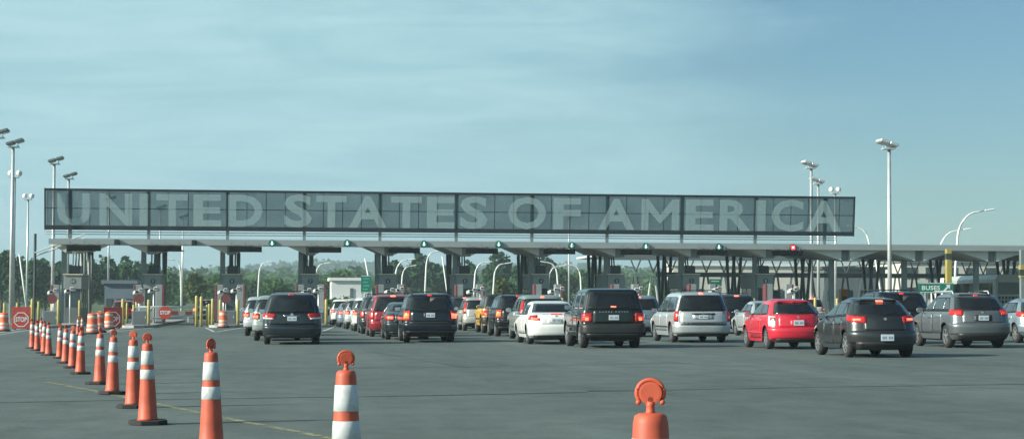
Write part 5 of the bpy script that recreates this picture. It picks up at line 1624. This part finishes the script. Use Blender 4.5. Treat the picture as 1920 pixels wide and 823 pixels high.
tree(945, 522, 250, 34, 'rounded yellow green bush right of booth five', M_LEAFY, 900, 0.1, 77, 'bush')
tree(650, 556, 180, 60, 'low dark green bush before the white wall', M_LEAF, 900, 0.1, 78, 'bush')
tree(620, 553, 185, 34, 'low rounded green bush left of the white wall', M_LEAF, 900, 0.1, 79, 'bush')

# ------------------------------------------------------------------ buildings and things beyond the booths
def wall_box(o, name, x0, x1, y0, y1, z0, z1, m): return MB().box(((x0 + x1) / 2, (y0 + y1) / 2, (z0 + z1) / 2), (x1 - x0, y1 - y0, z1 - z0)).build(name, m, o)
def building(name, u0, u1, v, Y, depth, lab, m, roof=None, windows=0, wrows=1, over=0.3):
    a, b = at(u0, v, Y), at(u1, v, Y)
    w = b.x - a.x; cx = (a.x + b.x) / 2; g = gz(cx); h = (a.z + b.z) / 2 - g
    o = thing(name, (cx, Y, g), lab, 'building')
    wl = wall_box(o, 'wall', -w / 2, w / 2, 0, depth, 0, h, m)
    wall_box(o, 'roof', -w / 2 - over, w / 2 + over, -over, depth + over, h + 0.003, h + 0.35, roof or M_GREY)
    for r in range(wrows):
        for k in range(windows):
            x = -w / 2 + (k + 0.5) * w / windows; z = h * (0.35 + 0.4 * r) + 0.3
            wi = MB().box((x, -0.02, z), (w / windows * 0.6, 0.05, min(1.5, h * 0.28))).build('window', M_BGLASS, o)
            MB().box((x, -0.035, z - min(1.5, h * 0.28) / 2 - 0.05), (w / windows * 0.66, 0.09, 0.07)).build('sill', M_GREY, wi)
    return o
b = building('storage_building', 622, 690, 526, 235, 8, 'low white building with a pale parapet beyond booth six', M_PALE, M_WHITE, 0)
MB().box((0.2, -0.06, 2.6), (0.35, 0.1, 1.3)).build('door', M_DGREY, b); wall_box(b, 'lower_wall', -2.2, 2.4, -0.5, -0.05, 0, 1.9, M_WHITE)
building('shed', 196, 252, 532, 190, 10, 'low blue grey building behind the red board', M_SLATE, M_SLATE, 3)
building('terminal_building', 1262, 1545, 499, 250, 5, 'large cream building behind the right inspection lanes', M_CREAM, M_WHITE, 9, 1)
building('terminal_building', 1690, 1990, 493, 262, 30, 'long cream building behind the right canopy end', M_CREAM, M_GREY, 8, 2)
building('service_building', 1545, 1660, 505, 240, 16, 'dark grey service building between the two cream buildings', M_DGREY, M_DSTEEL, 4, 1)

# second canopy behind, on splayed struts
sc2 = thing('rear_canopy', (0, 186, 0), 'thin dark rear canopy on splayed struts beyond the right booths', 'canopy')
xa, xb = at(1125, 480, 186).x, 96.0
zr0 = at(1500, 480, 186).z
MB().box(((xa + xb) / 2, 7, zr0), (xb - xa, 16, 0.22)).build('roof_deck', mat('pale_roof', (0.50, 0.52, 0.50), 0.6), sc2)
MB().box(((xa + xb) / 2, -1.1, zr0 - 0.22), (xb - xa, 0.2, 0.6)).build('fascia', M_DGREY, sc2)
zb2 = at(1500, 515, 186).z
MB().box(((xa + 6 + xb) / 2, 3, zb2), (xb - xa - 6, 0.3, 0.45)).build('cross_beam', M_DSTEEL, sc2)
x = xa + 4
k = 0
while x < xb - 2:
    for dx in (-0.55, 0.6):
        MB().tube([(x, 3, zb2 + 0.2), (x + dx, 3, zr0 - 0.15)], 0.07, 6).build('upper_strut', M_STEEL if k % 3 else M_GALV, sc2)
    for dx in (-0.7, 0.7):
        MB().tube([(x + dx, 3.2, gz(x)), (x + dx * 0.25, 3.2, zb2 - 0.2)], 0.10, 6).build('leg', M_GALV if k % 2 else M_DSTEEL, sc2)
    x += 1.75; k += 1

# orange and yellow kiosks beside the right booths
for i, (u, v, Y, m, lab) in enumerate([(1448, 541, 146, M_YELLOW, 'yellow and orange pay kiosk above the red hatchback'), (1586, 542, 142, mat('kiosk_orange', (0.62, 0.24, 0.06), 0.5), 'orange pay kiosk left of the large pale pole'), (1003, 540, 140, mat('kiosk_amber', (0.66, 0.30, 0.05), 0.5), 'small orange kiosk right of booth four')]):
    p = at(u, v, Y); g = gz(p.x)
    o = thing('kiosk', (p.x, Y, g), lab, 'kiosk')
    hgt = p.z - g
    MB().box((-0.2, 0, hgt / 2), (0.5, 0.7, hgt)).build('cabinet', m, o, bevel=0.03)
    MB().box((0.27, 0, hgt / 2 - 0.05), (0.4, 0.66, hgt - 0.1)).build('side_cabinet', M_GREY, o, bevel=0.03)
    MB().box((-0.2, -0.36, hgt * 0.72), (0.36, 0.02, 0.3)).build('screen', M_BLACK, o)

# coach and lorry at the right
def coach(u0, u1, vtop, Y, lab):
    a, b = at(u0, vtop, Y), at(u1, vtop, Y); w = b.x - a.x; cx = (a.x + b.x) / 2; g = gz(cx); h = a.z - g
    o = thing('coach', (cx, Y + 5.5, g), lab, 'bus')
    prof = [(-w / 2, 0.35), (w / 2, 0.35), (w / 2, h - 0.35), (w / 2 - 0.16, h - 0.06), (w / 2 - 0.4, h), (-w / 2 + 0.4, h), (-w / 2 + 0.16, h - 0.06), (-w / 2, h - 0.35)]
    MB().prism(prof, -5.5, 5.5).build('body', mat('coach_grey', (0.48, 0.51, 0.50), 0.35, 0.2, coat=0.3), o)
    MB().box((0, -5.52, h * 0.70), (w * 0.86, 0.05, h * 0.26)).build('rear_window', mat('coach_glass', (0.16, 0.19, 0.19), 0.15), o)
    for r in range(3):
        for k in range(9):
            MB().box((-w * 0.40 + k * w * 0.1, -5.53, h * 0.50 - r * 0.30), (w * 0.06, 0.06, 0.22)).build('engine_louvre', M_DSTEEL if (k + r) % 2 else M_BLACK, o)
    for sx in (-1, 1):
        MB().box((sx * w / 2, 0.3, h * 0.68), (0.03, 10.2, h * 0.28)).build('side_window', M_GLASS, o)
        MB().box((sx * (w / 2 - 0.15), -5.53, 0.9), (0.16, 0.05, 0.4)).build('tail_lamp', M_LAMPRED, o)
        for y in (-3.2, 3.4):
            link('wheel', wheel_meshes(0.5, 0.3, 'seven')[0], o, (sx * (w / 2 - 0.16), y, 0.5), 0 if sx > 0 else math.pi)
    MB().box((0, -5.56, 0.52), (w * 0.98, 0.14, 0.3)).build('bumper', M_DGREY, o, bevel=0.03)
    return o
coach(1867, 1931, 514, 140, 'pale grey coach seen from behind at the right edge, rows of louvres')
def lorry(u0, u1, vtop, Y, lab):
    a, b = at(u0, vtop, Y), at(u1, vtop, Y); w = b.x - a.x; cx = (a.x + b.x) / 2; g = gz(cx); h = a.z - g
    o = thing('box_lorry', (cx, Y + 5, g), lab, 'truck')
    MB().box((0, 0, h / 2 + 0.55), (w, 9.0, h - 1.1)).build('cargo_box', M_WHITE, o, bevel=0.04)
    for sx in (-1, 1): MB().box((sx * w * 0.245, -4.52, h / 2 + 0.5), (w * 0.47, 0.04, h - 1.35)).build('rear_door', M_PALE, o)
    MB().box((0, 0, 0.75), (w * 0.8, 8.8, 0.35)).build('chassis', M_BLACK, o)
    MB().box((0, 5.6, 1.6), (w * 0.95, 2.0, 2.2)).build('cab', M_WHITE, o, bevel=0.15)
    for sx in (-1, 1):
        for y in (-2.9, -1.8, 5.4): link('wheel', wheel_meshes(0.5, 0.3, 'seven')[0], o, (sx * (w / 2 - 0.16), y, 0.5), 0 if sx > 0 else math.pi)
        MB().box((sx * w * 0.4, -4.55, 0.8), (0.2, 0.06, 0.15)).build('tail_lamp', M_LAMPRED, o)
    return o
lorry(1822, 1862, 519, 172, 'white box lorry between the BUSES sign and the coach')
car('pickup_van', S_CAR, D_VAN_F, 'white', None, None, 'white van beneath the right canopy left of the large pale pole', 'van', X=41.5, Yr=150.0)

# ------------------------------------------------------------------ the air
hz = bpy.data.materials.new('haze')
hz.use_nodes = True
t = hz.node_tree
t.nodes.remove(t.nodes['Principled BSDF'])
pv = t.nodes.new('ShaderNodeVolumePrincipled')
pv.inputs['Color'].default_value = (0.72, 0.90, 0.95, 1)
pv.inputs['Density'].default_value = 0.00034
pv.inputs['Anisotropy'].default_value = 0.2
t.links.new(pv.outputs[0], t.nodes['Material Output'].inputs['Volume'])
hb = MB().box((600, 1500, 42), (5600, 3700, 92)).build('haze', hz)
tag(hb, 'thin pale summer haze over the land', 'haze', kind='stuff')
